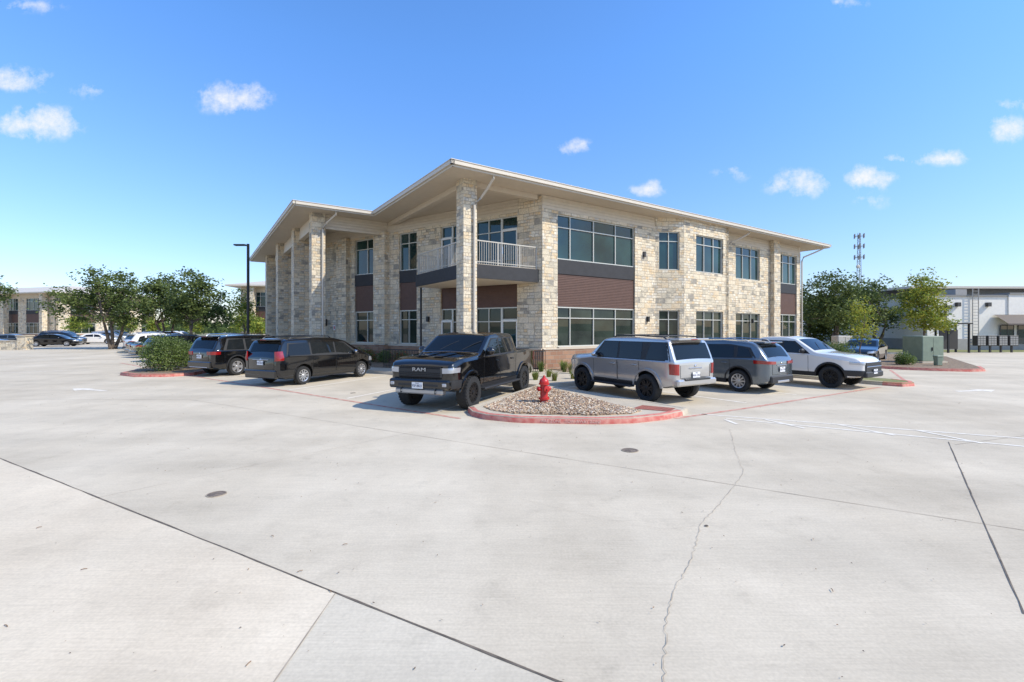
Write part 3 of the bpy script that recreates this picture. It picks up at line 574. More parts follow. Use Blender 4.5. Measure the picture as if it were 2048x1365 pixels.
# ------------------------------------------------------------ vehicles
def lin(pts):
    def f(x):
        if x<=pts[0][0]: return pts[0][1]
        for (a,b),(c,d) in zip(pts,pts[1:]):
            if x<=c: return b+(d-b)*(x-a)/(c-a)
        return pts[-1][1]
    return f
class Car:
    def __init__(s,sp):
        s.sp=sp; s.xf=sp['xf']; s.xr=sp['xr']; s.W=sp['W']; s.t=lin(sp['top']); s.belt=lin(sp['belt']); s.B=sp['B']; s.sm=sp.get('sm',.05); s.r=sp.get('r',.05); s.cr=sp.get('cr',.03)
        s.tum=sp.get('tum',.22); s.st=sp.get('st',.02); s.fs=sp.get('fs',.2); s.rs=sp.get('rs',.1); s.fl=.75; s.rl=.5
    def ed(s,x):
        e=.09; d=max((x-(s.xf-e))/e,((s.xr+e)-x)/e)
        return 0 if d<=0 else 1-math.sqrt(max(0,1-min(1,d)**2*.98))
    def T(s,x): return sum(s.t(x+k*s.sm/2)*w for k,w in ((-2,.15),(-1,.2),(0,.3),(1,.2),(2,.15)))-.05*s.ed(x)
    def bot(s,x): 
        b=s.B+.07*s.ed(x)
        if x>s.xf-.5: b+=.08*((x-s.xf+.5)/.5)**2
        if x<s.xr+.5: b+=.12*((s.xr+.5-x)/.5)**2
        return b
    def P(s,x):
        w=s.W-.06*s.ed(x); d=(x-(s.xf-s.fl))/s.fl
        if d>0: w-=s.fs*d**2.6
        d=((s.xr+s.rl)-x)/s.rl
        if d>0: w-=s.rs*d**2.6
        return w
    def Y(s,x,z):
        P=s.P(x); zb=s.belt(x)
        if z>zb: return P-s.st*min(1,(z-zb)/.03)-s.tum*(z-zb)
        t=min(1,(zb-z)/(zb-s.B)); y=P-.07*t**3-.018*math.sin(math.pi*min(1,t*1.6))
        return y
    def ring(s,x):
        B=s.bot(x);T=s.T(x);zb=s.belt(x);zt=T-s.r; zc=min(zb,zt-.006); h=[(0,B),(s.Y(x,B)*.85,B),(s.Y(x,B+.04),B+.04)]
        for k in range(1,8): z=B+.04+(zc-B-.04)*k/7; h.append((s.Y(x,z),z))
        d=zt-zc; z1=zc+min(.03,d*.2)
        for f in (0,.33,.66,1): z=z1+(zt-z1)*f; h.append((s.Y(x,z),z))
        Ys=s.Y(x,zt)
        for a in (30,60,90): a=math.radians(a); h.append((Ys-s.r+s.r*math.cos(a),zt+s.r*math.sin(a)))
        yt=Ys-s.r
        for f in (.75,.4,0): h.append((yt*f,T+s.cr*(1-f*f)))
        full=h+[(-y,z) for y,z in reversed(h[1:-1])]
        return [(x,y,z) for y,z in full]
    def stations(s):
        n=52; xs=[s.xr+(s.xf-s.xr)*i/n for i in range(n+1)]
        for p,_ in s.sp['top']: xs+=[p,p-s.sm*.5,p+s.sm*.5,p-s.sm,p+s.sm]
        for q in (.01,.03,.055,.09): xs+=[s.xf-q,s.xr+q]
        xs=sorted(x for x in xs if s.xr<=x<=s.xf); o=[xs[0]]
        for x in xs[1:]:
            if x-o[-1]>.008: o.append(x)
        o[-1]=s.xf; return o
    def side(s,lo,hi,off,sd,n=8,m=4):
        lo=lin2(lo);hi=lin2(hi); g=[]
        for j in range(m+1):
            row=[]
            for i in range(n+1):
                a=lo(i/n);b=hi(i/n); x=a[0]+(b[0]-a[0])*j/m; z=a[1]+(b[1]-a[1])*j/m; row.append((x,sd*(s.Y(x,z)+off),z))
            g.append(row)
        return g
    def top(s,x0,x1,f0,f1,off,n=10,m=8):
        g=[]
        for i in range(n+1):
            x=x0+(x1-x0)*i/n; T=s.T(x); dT=(s.T(x+.01)-s.T(x-.01))/.02; l=math.hypot(dT,1); row=[]
            yt=s.Y(x,T-s.r)-s.r
            for j in range(m+1): f=f0+(f1-f0)*j/m; row.append((x-dT/l*off,yt*f,T+s.cr*(1-f*f)+off/l))
            g.append(row)
        return g
    def wrap(s,end,z0,z1,y0,x1,off,n=6,m=3,z2=None,z3=None,sd=1):
        g=[]; xe=s.xf if end>0 else s.xr; N_=2*n
        for j in range(m+1):
            row=[]
            for i in range(N_+1):
                q=i/N_; za=z0+((z2 if z2 is not None else z0)-z0)*q; zb=z1+((z3 if z3 is not None else z1)-z1)*q; z=za+(zb-za)*j/m
                Ye=s.Y(xe,z)
                if i<n: y=y0+(Ye-.01-y0)*i/(n-1) if n>1 else y0; x=xe+end*off
                else:
                    q2=((i-n)/n)**1.6; x=xe-end*(x1*q2+.012); y=s.Y(x,z)+off
                row.append((x,sd*y,z))
            g.append(row)
        return g
def lin2(pts):
    L_=[0]
    for a,b in zip(pts,pts[1:]): L_.append(L_[-1]+math.hypot(b[0]-a[0],b[1]-a[1]))
    fx=lin([(l/L_[-1],p[0]) for l,p in zip(L_,pts)]); fz=lin([(l/L_[-1],p[1]) for l,p in zip(L_,pts)])
    return lambda t:(fx(t),fz(t))
def wheel(car,x,y,r,w,sd,style,rimm):
    M=Matrix.Translation((x,y,r))@Matrix.Rotation(-sd*math.pi/2,4,'X')
    rr=r*.66 if style!='off' else r*.60
    g=MB(); g.lathe([(rr*.97,-w/2+.01),(rr*.97,w/2-.07)],24,M,0,True); g.lathe([(rr*.25,w/2-.065),(rr*.2,w/2-.03),(.001,w/2-.03)],12,M,0)
    hub=g.build('wheel',RIMB if rimm is not RIMS else DARKM,car,smooth=True)
    g=MB(); g.lathe([(rr,-w/2+.02),(r*.93,-w/2),(r*.985,-w/2+.035),(r,-w/4),(r,w/4),(r*.985,w/2-.035),(r*.93,w/2),(rr*1.06,w/2-.005),(rr,w/2-.025)],40,M,cap=False)
    if style=='off':
        for k in range(30):
            a=2*math.pi*k/30; R_=Matrix.Rotation(a,4,'Z')
            g.box(r-.03,r+.006,-.022,.022,w/2-.075,w/2-.012,0,M@R_)
    g.build('tyre',TYRE,hub,smooth=True,ang=40)
    g=MB(); g.lathe([(rr,w/2-.03),(rr*.99,w/2-.012),(rr*.9,w/2-.02),(rr*.88,w/2-.07)],36,M,cap=False)
    ns={'off':8,'five':5,'multi':10,'twin':6}[style]
    for k in range(ns):
        a=2*math.pi*k/ns
        offs=(-.16,.16) if style in('twin','five','off') else (0,)
        for o in offs:
            R_=Matrix.Rotation(a,4,'Z'); hw=.022 if style!='five' else .032
            p0=Vector((rr*.16,o*.1,w/2-.03)); p1=Vector((rr*.92,o*rr*.9,w/2-.022))
            d=(p1-p0); n_=Vector((-d.y,d.x,0)).normalized()*hw; q=[p0-n_,p1-n_,p1+n_,p0+n_]
            g.hexa([M@R_@(v-Vector((0,0,.045))) for v in q]+[M@R_@v for v in q])
    g.lathe([(rr*.2,w/2-.06),(rr*.2,w/2-.022),(rr*.15,w/2-.015),(.001,w/2-.015)],16,M)
    g.build('rim',rimm,hub,smooth=True,ang=30)
def vehicle(kind,paint,label,cat,pos,head,group=None,plate=None,detail=2,name='parked_car'):
    sp=SPEC[kind]; c=Car(sp); car=thing(name,label,cat,(pos[0],pos[1],.006),math.atan2(head[1],head[0]),group)
    g=MB(); g.loft([c.ring(x) for x in c.stations()],0,True)
    body=g.build('body',[paint,TRIM],car,uv=False)
    wr=sp['wr']; k=MB()
    for x in (sp['ax'],-sp['ax']):
        for sd in (1,-1):
            M=Matrix.Translation((x,sd*(c.W-.02),wr+.02))@Matrix.Rotation(-sd*math.pi/2,4,'X'); k.lathe([(wr+.075,-.30),(wr+.075,.3)],32,M,1)
    cut=k.build('cut',[paint,TRIM],uv=False); cut.parent=car; md=body.modifiers.new('b','BOOLEAN'); md.object=cut; md.solver='EXACT'; md.operation='DIFFERENCE'; md.material_mode='INDEX'
    bpy.context.view_layer.update(); me=bpy.data.meshes.new_from_object(body.evaluated_get(bpy.context.evaluated_depsgraph_get())); body.modifiers.clear(); body.data=me; bpy.data.objects.remove(cut)
    me.shade_smooth(); me.set_sharp_from_angle(angle=math.radians(32))
    if detail>1:
        cm=sp.get('clad',True)
        for x in (sp['ax'],-sp['ax']):
            for sd in (1,-1):
                g=MB(); rows=[];wth=sp.get('flare',.05); fo=sp.get('flo',.014)
                for rad in (wr+.068,wr+.074,wr+.074+wth*.9,wr+.074+wth):
                    row=[]
                    for i in range(25):
                        a=math.radians(-14+208*i/24); xx=x+rad*math.cos(a); zz=max(c.B,wr+.02+rad*math.sin(a)); o=-.05 if rad==wr+.068 else (fo if rad<wr+.074+wth-.001 else -.004)
                        row.append((xx,sd*(c.Y(xx,zz)+o),zz))
                    rows.append(row)
                g.grid(rows); g.build('wheel_arch',TRIM if cm else paint,car,smooth=True,recalc=False)
        for sd in (1,-1):
            g=MB(); x0=-sp['ax']+wr+.08; x1=sp['ax']-wr-.08; q=c.side([(x0,c.B+.0),(x1,c.B+.0)],[(x0,c.B+sp.get('cladh',.13)),(x1,c.B+sp.get('cladh',.13))],.012,sd,12,2); g.grid(q)
            if sp.get('step'): 
                g.bbox(x0+.05,x1-.05,*(sorted((sd*(c.W-.12),sd*(c.W+.1)))),c.B-.06,c.B+.0,.02)
            g.build('side_step' if sp.get('step') else 'sill_trim',TRIM,car,smooth=True,recalc=False)
    g=MB(); a,b,f=sp['ws']; g.grid(c.top(a,b,-f,f,.008,12)); w=g.build('windshield',CGLASS,car,smooth=True,recalc=False)
    if detail>1:
        for q in (-.35,.35):
            g=MB(); g.tube([(b-.03,q*c.W,c.T(b)+.05),(b-.25,q*c.W+.25,c.T(b-.25)+.045),(b-.38,q*c.W+.42,c.T(b-.38)+.04)],.01,5)
            g.build('wiper',TRIM,w)
    if 'rg' in sp:
        a,b,f=sp['rg']; g=MB(); g.grid(c.top(a,b,-f,f,.01,12)); g.build('rear_window',CGLASS,car,smooth=True,recalc=False)
    for sd in (1,-1):
        if detail>1:
            lo,hi=sp['dlo']; g=MB(); g.grid(c.side(lo,hi,.003,sd,16,4)); g.build('window_surround',TRIM,car,smooth=True,recalc=False)
        for lo,hi in sp['win']:
            g=MB(); g.grid(c.side(lo,hi,.008,sd,8,4)); g.build('side_window',CGLASS2,car,smooth=True,recalc=False)
        if detail>1:
            for (x0,x1,z0) in sp['doors']:
                g=MB(); zb=lambda x:c.belt(x)-.02
                lo=[(x0,z0),(x1,z0)]; hi=[(x0,zb(x0)),(x1,zb(x1))]
                g.grid(c.side(lo,hi,.004,sd,10,8),0)
                for (A,B_) in (([(x0-.012,z0),(x0-.012,zb(x0))],[(x0,z0),(x0,zb(x0))]),([(x1,z0),(x1,zb(x1))],[(x1+.012,z0),(x1+.012,zb(x1))]),([(x0,z0-.012),(x1,z0-.012)],[(x0,z0),(x1,z0)])):
                    g.grid(c.side(A,B_,.005,sd,8,1),1)
                d=g.build('door',[paint,SEAM],car,smooth=True,recalc=False)
                xh=x0+.16; zh=c.belt(x0)-.14; y=sd*(c.Y(xh,zh)+.025); h=MB(); h.bbox(xh-.09,xh+.11,y-.022,y+.022,zh-.018,zh+.018,.01); h.build('handle',sp.get('hm') or paint,d,smooth=True)
        xm,zm=sp['mir']; y=sd*(c.Y(xm,zm)+.13); g=MB(); sz=sp.get('ms',1); g.ell((xm,y,zm+.07*sz),.075*sz,.13,.085*sz,0,12,8); g.box(xm-.03,xm+.03,min(y,y-sd*.16),max(y,y-sd*.16),zm-.02,zm+.03,0); m_=g.build('side_mirror',sp.get('mm') or paint,car,smooth=True)
        g=MB(); g.ell((xm-.045*sz,y,zm+.07*sz),.04,.11,.068*sz,0,12,6); g.build('mirror_glass',CHROME,m_,smooth=True)
        z0,z1,y0,x1,z2,z3=sp['hl']
        g=MB(); q=c.wrap(1,z0,z1,y0,x1,.018,6,3,z2,z3,sd); g.grid(q,0,c.wrap(1,z0,z1,y0,x1,-.02,6,3,z2,z3,sd)); g.build('headlight',LAMP,car,smooth=True,recalc=False)
        z0,z1,y0,x1,z2,z3=sp['tl']; g=MB(); g.grid(c.wrap(-1,z0,z1,y0,x1,.02,6,3,z2,z3,sd),0,c.wrap(-1,z0,z1,y0,x1,-.02,6,3,z2,z3,sd)); g.build('tail_light',TAIL,car,smooth=True,recalc=False)
        for (nm,m_,end,z0,z1,y0,x1,off) in sp.get('wr2',[]):
            g=MB(); q=c.wrap(end,z0,z1,y0,x1,off,6,2,sd=sd); g.grid(q,0,c.wrap(end,z0,z1,y0,x1,-.02,6,2,sd=sd)); g.build(nm,m_ or paint,car,smooth=True,recalc=False)
    for f in sp.get('extra',[]): f(c,car,paint)
    if plate and detail>1:
        for end,zc,yc in sp['plate']:
            xe=(c.xf if end>0 else c.xr)+end*sp.get('po',.07)
            g=MB(); g.box(min(xe,xe+end*.012),max(xe,xe+end*.012),yc-.155,yc+.155,zc-.078,zc+.078); p=g.build('licence_plate',PLATE,car)
            text(plate,.085,PLTXT,'plate_number',p,frame((xe+end*.014,yc,zc-.012),(0,end,0),(0,0,1),(end,0,0)),.001,.9)
            text('TEXAS',.035,PLTXT,'plate_state',p,frame((xe+end*.014,yc,zc+.052),(0,end,0),(0,0,1),(end,0,0)),.001)
    for x in (sp['ax'],-sp['ax']):
        for sd in (1,-1): wheel(car,x,sd*(c.W-sp.get('tw',.24)/2-.015+sp.get('poke',0)),wr,sp.get('tw',.24),sd,sp['ws_style'],sp['rim'])
    return car
def ex_ram(c,car,paint):
    x=c.xf
    g=MB(); g.bbox(x-.05,x+.045,-.64,.64,.86,1.13,.03); 
    gr=g.build('grille',TRIM,car,smooth=True)
    for z0,z1,a,b in [(.90+i*.045,.915+i*.045,.04,.058) for i in range(3)]+[(1.125,1.15,.03,.062),(.845,.862,.03,.06)]:
        g=MB(); g.bbox(x+a,x+b,-.62,.62,z0,z1,.004); g.build('grille_bar',RIMB,gr)
    text('RAM',.125,DCHR,'emblem_lettering',gr,frame((x+.06,0,1.075),(0,1,0),(0,0,1),(1,0,0)),.010,1.6)
    g=MB(); g.bbox(x-.1,x+.12,-.88,.88,.60,.83,.04); bu=g.build('bumper',paint,car,smooth=True)
    g=MB(); g.bbox(x-.05,x+.128,-.6,.6,.66,.74,.02); g.build('bumper_insert',TRIM,bu,smooth=True)
    g=MB(); g.bbox(x-.1,x+.10,-.70,.70,.47,.60,.03); g.build('skid_plate',mat('satin_silver',(.4,.4,.4),.35,.7),bu,smooth=True)
    for sd in (1,-1):
        g=MB(); g.bbox(x+.11,x+.135,sd*.76-.06,sd*.76+.06,.68,.76,.015); g.build('fog_lamp',LAMP,bu)
        g=MB(); g.tube([(x-.0,sd*.5,.50),(x+.13,sd*.5,.50),(x+.13,sd*.5,.58),(x,sd*.5,.58)],.015,6); g.build('tow_hook',BLACKM,bu)
    for a,b in ((-.42,-.12),(.12,.42)):
        g=MB(); g.grid(c.top(1.5,2.35,a,b,.018,8,3)); g.build('hood_bulge',paint,car,smooth=True,recalc=False)
    g=MB(); g.grid(c.top(-2.95,-1.32,-.94,.94,.012,6,4)); g.build('bed_cover',TRIM,car,recalc=False)
    for sd in (1,-1):
        for xx in (-2.95,-1.16):
            g=MB(); g.grid(c.side([(xx,.65),(xx,1.3)],[(xx+.015,.65),(xx+.015,1.3)],.005,sd,4,1)); g.build('panel_seam',SEAM,car,recalc=False)
def bumper(z0,z1,w,end,off,m=None,nm='bumper'):
    def f(c,car,paint):
        x=c.xf if end>0 else c.xr; g=MB(); a,b=sorted((x-end*.12,x+end*off)); g.bbox(a,b,-w,w,z0,z1,.035); g.build(nm,m or paint,car,smooth=True)
    return f
def strake(nm,m,x0,x1,y0,y1,z0,z1,b=.008):
    def f(c,car,paint):
        g=MB(); g.bbox(x0,x1,y0,y1,z0,z1,b); g.build(nm,m or paint,car,smooth=True)
    return f
def roofrack(x0,x1,cross=True,m=None):
    def f(c,car,paint):
        for sd in (1,-1):
            g=MB(); P=[(x0,sd*(c.Y(x0,c.T(x0)-c.r)-.11),c.T(x0)+.0)]
            for k in range(7): x=x0+.12+(x1-x0-.24)*k/6; P.append((x,sd*(c.Y(x,c.T(x)-c.r)-.11),c.T(x)+.065))
            P.append((x1,sd*(c.Y(x1,c.T(x1)-c.r)-.11),c.T(x1))); g.tube(P,.02,6); g.build('roof_rail',m or BLACKM,car,smooth=True)
        if cross:
            for x in (x0+.45,x1-.4): g=MB(); y=c.Y(x,c.T(x)-c.r)-.11; g.tube([(x,-y,c.T(x)+.075),(x,y,c.T(x)+.075)],.016,6); g.build('roof_crossbar',m or BLACKM,car,smooth=True)
    return f
def spoiler(x,z,w,m=None):
    def f(c,car,paint):
        g=MB(); g.bbox(x-.16,x+.22,-w,w,z-.02,z+.035,.012); g.build('spoiler',m or paint,car,smooth=True)
        g=MB(); g.bbox(x-.165,x-.15,-.14,.14,z-.01,z+.015,.004); g.build('brake_light',TAIL,car)
    return f
def rwiper(x,z):
    def f(c,car,paint):
        g=MB(); g.tube([(x-.02,.0,z),(x+.01,.3,z+.06)],.012,5); g.build('rear_wiper',TRIM,car)
    return f
def gate(z0,z1,w):
    def f(c,car,paint):
        x=c.xr; g=MB()
        for a in ((-w,w,z0,z0+.008),(-w,-w+.008,z0,z1),(w-.008,w,z0,z1)): g.box(x-.006,x+.002,a[0],a[1],a[2],a[3])
        g.build('tailgate_gap',SEAM,car); g=MB(); g.bbox(x-.02,x,-.28,.28,z1-.10,z1-.07,.006); g.build('tailgate_handle',CHROME if paint is not P_BLACK else TRIM,car)
        g=MB(); g.ell((x-.008,0,z1-.02),.012,.05,.035,0,14,6); g.build('emblem',CHROME,car,smooth=True)
    return f
SPEC={}
SPEC['ram']=dict(xf=2.75,xr=-2.95,W=1.01,B=.50,ax=1.84,wr=.43,r=.06,cr=.035,tum=.2,fs=.12,rs=.05,sm=.08,
 top=[(-3.0,1.38),(-1.32,1.40),(-1.22,1.48),(-1.08,1.90),(-.85,1.95),(0,1.97),(.5,1.92),(.62,1.88),(1.28,1.44),(1.4,1.40),(2.3,1.34),(2.6,1.27),(2.78,1.18)],
 belt=[(-3,1.34),(-1.2,1.32),(1.2,1.30),(2.3,1.25),(2.78,1.08)],
 ws=(.62,1.26,.94),rg=(-1.22,-1.1,.8),dlo=([(-1.0,1.335),(1.2,1.32)],[(-.95,1.84),(.52,1.83)]),
 win=[([(-.93,1.36),(.02,1.35)],[(-.86,1.81),(.02,1.81)]),([(.10,1.35),(1.06,1.34)],[(.10,1.81),(.50,1.79)])],
 doors=[(-1.0,.03,.62),(.06,1.14,.62)],mir=(.98,1.38),ms=1.35,hl=(.99,1.12,.64,.28,1.01,1.13),tl=(1.0,1.3,.86,.12,1.0,1.3),plate=[(1,.69,-.0)],po=.135,
 flare=.07,flo=.03,cladh=.1,step=True,clad=False,ws_style='off',rim=RIMB,tw=.31,poke=.05,extra=[ex_ram],wr2=[('fender_trim',TRIM,1,.62,.82,.84,.33,.03)])
SPEC['van']=dict(xf=2.5,xr=-2.6,W=.98,B=.24,ax=1.54,wr=.345,r=.08,cr=.045,tum=.26,fs=.32,rs=.12,sm=.11,
 top=[(-2.6,1.0),(-2.53,1.1),(-2.36,1.62),(-2.15,1.70),(-1,1.755),(.1,1.73),(.65,1.62),(1.65,1.12),(1.85,1.06),(2.3,.90),(2.5,.72)],
 belt=[(-2.6,1.06),(0,1.05),(1.6,.99),(2.5,.70)],ws=(.7,1.6,.93),rg=(-2.5,-2.36,.88),dlo=([(-2.3,1.09),(1.42,1.03)],[(-2.18,1.57),(.6,1.56)]),
 win=[([(-2.22,1.12),(-1.22,1.11)],[(-2.12,1.53),(-1.22,1.57)]),([(-1.14,1.11),(.0,1.10)],[(-1.14,1.57),(.0,1.58)]),([(.08,1.10),(1.2,1.06)],[(.08,1.58),(.58,1.52)])],
 doors=[(-1.1,.04,.4),(.08,1.18,.4)],mir=(1.05,1.08),hl=(.66,.80,.5,.5,.70,.88),tl=(.92,1.26,.72,.18,.95,1.28),plate=[(-1,.86,0)],po=.03,cladh=.05,clad=False,flare=.03,flo=.008,ws_style='multi',rim=RIMS,tw=.22,
 extra=[bumper(.30,.60,.80,-1,.06),bumper(.25,.5,.6,1,.05),strake('trim_bar',CHROME,-2.635,-2.6,-.42,.42,.96,.985),gate(.62,1.0,.68),rwiper(-2.5,1.16),spoiler(-2.36,1.68,.62),roofrack(-2.0,.0,True),strake('grille',CHROME,2.47,2.53,-.42,.42,.58,.68)])
SPEC['suvb']=dict(xf=2.5,xr=-2.62,W=.98,B=.3,ax=1.55,wr=.39,r=.08,cr=.03,tum=.28,fs=.26,rs=.15,sm=.11,
 top=[(-2.62,1.04),(-2.55,1.14),(-2.28,1.67),(-2.05,1.76),(-1,1.81),(.1,1.79),(.5,1.71),(1.2,1.23),(1.35,1.18),(2.2,1.07),(2.5,.86)],
 belt=[(-2.6,1.1),(0,1.11),(1.2,1.07),(2.5,.85)],ws=(.56,1.18,.93),rg=(-2.52,-2.33,.86),dlo=([(-2.2,1.14),(1.05,1.11)],[(-1.95,1.66),(.48,1.63)]),
 win=[([(-2.05,1.17),(-1.2,1.16)],[(-1.88,1.61),(-1.2,1.64)]),([(-1.1,1.16),(-.15,1.15)],[(-1.1,1.64),(-.15,1.65)]),([(-.07,1.15),(.88,1.13)],[(-.07,1.65),(.42,1.59)])],
 doors=[(-1.12,-.13,.45),(-.09,.98,.45)],mir=(.8,1.14),hl=(.74,.92,.55,.35,.78,.96),tl=(.95,1.10,.5,.28,.97,1.10),plate=[(-1,.88,0)],po=.03,cladh=.1,ws_style='five',rim=RIMS,tw=.26,
 extra=[bumper(.36,.66,.78,-1,.06),strake('bumper_trim',CHROME,-2.70,-2.67,-.6,.6,.4,.43),gate(.7,1.04,.6),roofrack(-1.9,.3,False,CHROME),spoiler(-2.28,1.74,.6),rwiper(-2.5,1.2)])
def ex_4r(c,car,paint):
    x=c.xr
    g=MB(); g.bbox(x-.1,x+.1,-.84,.84,.52,.70,.04); b=g.build('rear_bumper',paint,car,smooth=True)
    g=MB(); g.bbox(x-.105,x-.02,-.55,.55,.66,.715,.012); g.build('bumper_step',TRIM,b)
SPEC['s4']=dict(xf=2.22,xr=-2.33,W=.95,B=.43,ax=1.395,wr=.40,r=.055,cr=.025,tum=.18,fs=.2,rs=.09,sm=.06,
 top=[(-2.33,1.14),(-2.30,1.2),(-2.10,1.73),(-1.98,1.79),(-1,1.83),(.1,1.83),(.44,1.77),(.95,1.33),(1.1,1.28),(1.9,1.22),(2.12,1.15),(2.22,1.0)],
 belt=[(-2.42,1.16),(-1.2,1.17),(0,1.16),(.95,1.16),(2.27,1.0)],ws=(.48,.94,.93),rg=(-2.29,-2.11,.94),dlo=([(-2.2,1.2),(.9,1.19)],[(-2.06,1.72),(.42,1.72)]),
 win=[([(-2.14,1.23),(-1.35,1.22)],[(-2.02,1.68),(-1.5,1.70)]),([(-1.18,1.22),(-.3,1.21)],[(-1.18,1.70),(-.3,1.71)]),([(-.22,1.21),(.72,1.21)],[(-.22,1.71),(.38,1.69)])],
 doors=[(-1.1,-.26,.55),(-.22,.82,.55)],mir=(.66,1.22),hl=(.86,1.02,.5,.4,.88,1.04),tl=(.82,1.12,.70,.14,.84,1.13),plate=[(-1,.81,0)],po=.03,cladh=.1,step=True,flare=.075,flo=.035,clad=False,ws_style='twin',rim=RIMB,tw=.28,poke=.04,
 extra=[ex_4r,gate(.73,1.08,.64),roofrack(-1.95,.1,True),spoiler(-2.14,1.79,.66),rwiper(-2.26,1.26),bumper(.5,.8,.7,1,.06),strake('grille',TRIM,2.18,2.26,-.48,.48,.72,.98)])
SPEC['cuv']=dict(xf=2.3,xr=-2.3,W=.92,B=.27,ax=1.35,wr=.365,r=.09,cr=.04,tum=.29,fs=.28,rs=.17,sm=.13,
 top=[(-2.3,.98),(-2.24,1.1),(-1.92,1.56),(-1.65,1.65),(-.6,1.70),(.2,1.68),(.5,1.61),(1.2,1.14),(1.35,1.09),(2.1,.97),(2.3,.78)],
 belt=[(-2.3,1.08),(-1.2,1.1),(0,1.03),(1.2,1.0),(2.3,.78)],ws=(.56,1.18,.93),rg=(-2.2,-1.95,.84),dlo=([(-1.95,1.15),(-1.2,1.12),(1.05,1.05)],[(-1.72,1.48),(-1.0,1.58),(.45,1.54)]),
 win=[([(-1.8,1.18),(-1.3,1.16)],[(-1.66,1.42),(-1.3,1.51)]),([(-1.2,1.14),(-.2,1.09)],[(-1.15,1.52),(-.2,1.56)]),([(-.12,1.09),(.88,1.06)],[(-.12,1.56),(.42,1.50)])],
 doors=[(-1.05,-.18,.42),(-.14,.94,.42)],mir=(.78,1.07),hl=(.72,.84,.5,.4,.76,.9),tl=(.95,1.04,.36,.4,.97,1.08),plate=[(-1,.78,0)],po=.03,cladh=.14,ws_style='multi',rim=RIMS,tw=.24,
 extra=[bumper(.34,.58,.68,-1,.06,TRIM),gate(.62,1.0,.56),roofrack(-1.6,.25,False,CHROME),spoiler(-1.9,1.63,.56),rwiper(-2.2,1.14),strake('skid_plate',RIMS,-2.38,-2.35,-.35,.35,.36,.43),strake('grille',TRIM,2.27,2.33,-.4,.4,.5,.74)])
SPEC['pick']=dict(xf=2.62,xr=-2.75,W=.95,B=.38,ax=1.66,wr=.385,r=.06,cr=.03,tum=.22,fs=.22,rs=.05,sm=.08,
 top=[(-2.75,1.28),(-1.15,1.30),(-1.05,1.38),(-.9,1.72),(-.65,1.77),(.1,1.78),(.5,1.71),(1.15,1.27),(1.3,1.22),(2.1,1.15),(2.45,1.08),(2.62,.9)],
 belt=[(-2.75,1.24),(-1.1,1.2),(1.1,1.14),(2.62,.92)],ws=(.54,1.12,.93),rg=(-1.04,-.92,.8),dlo=([(-.86,1.22),(1.02,1.18)],[(-.8,1.66),(.46,1.64)]),
 win=[([(-.8,1.25),(.0,1.22)],[(-.74,1.62),(.0,1.64)]),([(.08,1.22),(.86,1.2)],[(.08,1.64),(.42,1.60)])],
 doors=[(-.86,.02,.52),(.05,.95,.52)],mir=(.8,1.22),mm=TRIM,hl=(.84,.94,.5,.35,.87,.98),tl=(.95,1.2,.82,.1,.95,1.2),plate=[(1,.62,0)],po=.08,cladh=.16,flare=.06,ws_style='twin',rim=RIMB,tw=.26,
 extra=[bumper(.42,.62,.70,1,.08,TRIM),strake('grille',TRIM,2.58,2.66,-.64,.64,.60,.93),strake('grille_bar',CHROME,2.64,2.675,-.6,.6,.77,.80)],wr2=[('fender_trim',TRIM,1,.46,.66,.62,.50,.02)])
SPEC['sedan']=dict(xf=2.4,xr=-2.4,W=.91,B=.22,ax=1.4,wr=.335,r=.07,cr=.03,tum=.3,fs=.28,rs=.16,sm=.12,
 top=[(-2.4,.88),(-2.3,1.02),(-1.75,1.08),(-1.1,1.38),(-.6,1.45),(.1,1.44),(.45,1.36),(1.2,1.0),(1.35,.95),(2.1,.82),(2.4,.64)],
 belt=[(-2.4,.95),(-1,.96),(1.2,.9),(2.4,.65)],ws=(.5,1.16,.92),rg=(-1.7,-1.12,.86),dlo=([(-1.45,1.0),(1.0,.95)],[(-1.0,1.32),(.4,1.31)]),
 win=[([(-1.3,1.02),(-.2,.99)],[(-.95,1.29),(-.2,1.34)]),([(-.12,.99),(.85,.96)],[(-.12,1.34),(.36,1.29)])],
 doors=[(-1.1,-.18,.36),(-.14,.9,.36)],mir=(.75,.97),hl=(.58,.7,.5,.4,.62,.76),tl=(.76,.9,.45,.3,.78,.92),plate=[(-1,.6,0)],cladh=.06,ws_style='multi',rim=RIMS,tw=.22,
 extra=[bumper(.26,.5,.72,-1,.05)])
PG='vehicles parked around the office building'
vehicle('ram',P_BLACK,'glossy black crew cab pickup with off road tyres parked nose out','pickup truck',(-1.24,14.2),(-.385,-.923),PG,'FSP-8823')
vehicle('van',P_BLACK,'black minivan parked nose in with roof rack and red tail lights','minivan',(-8.05,19.25),(.41,.912),PG,'FVM-9045')
vehicle('suvb',P_BLACK,'black luxury suv parked nose in beside the shrub','suv',(-12.6,22.75),(.41,.912),PG,'RTB-4417')
vehicle('s4',P_SILVER,'silver off road suv with black wheels and roof rack','suv',(3.9,15.0),(-.53,.848),PG,'NLK-2263')
vehicle('cuv',P_GREY,'blue grey crossover parked nose in','crossover car',(7.5,17.05),(-.55,.835),PG,'TXK-7150')
vehicle('pick',P_WHITE,'white crew cab pickup backed into its bay','pickup truck',(11.1,18.35),(.55,-.835),PG,'PKM-3382')
vehicle('sedan',P_BLACK,'dark car parked beyond the utility island','car',(22.6,29.8),(-.72,-.69),PG,detail=1)
BGc='cars parked across the lot'
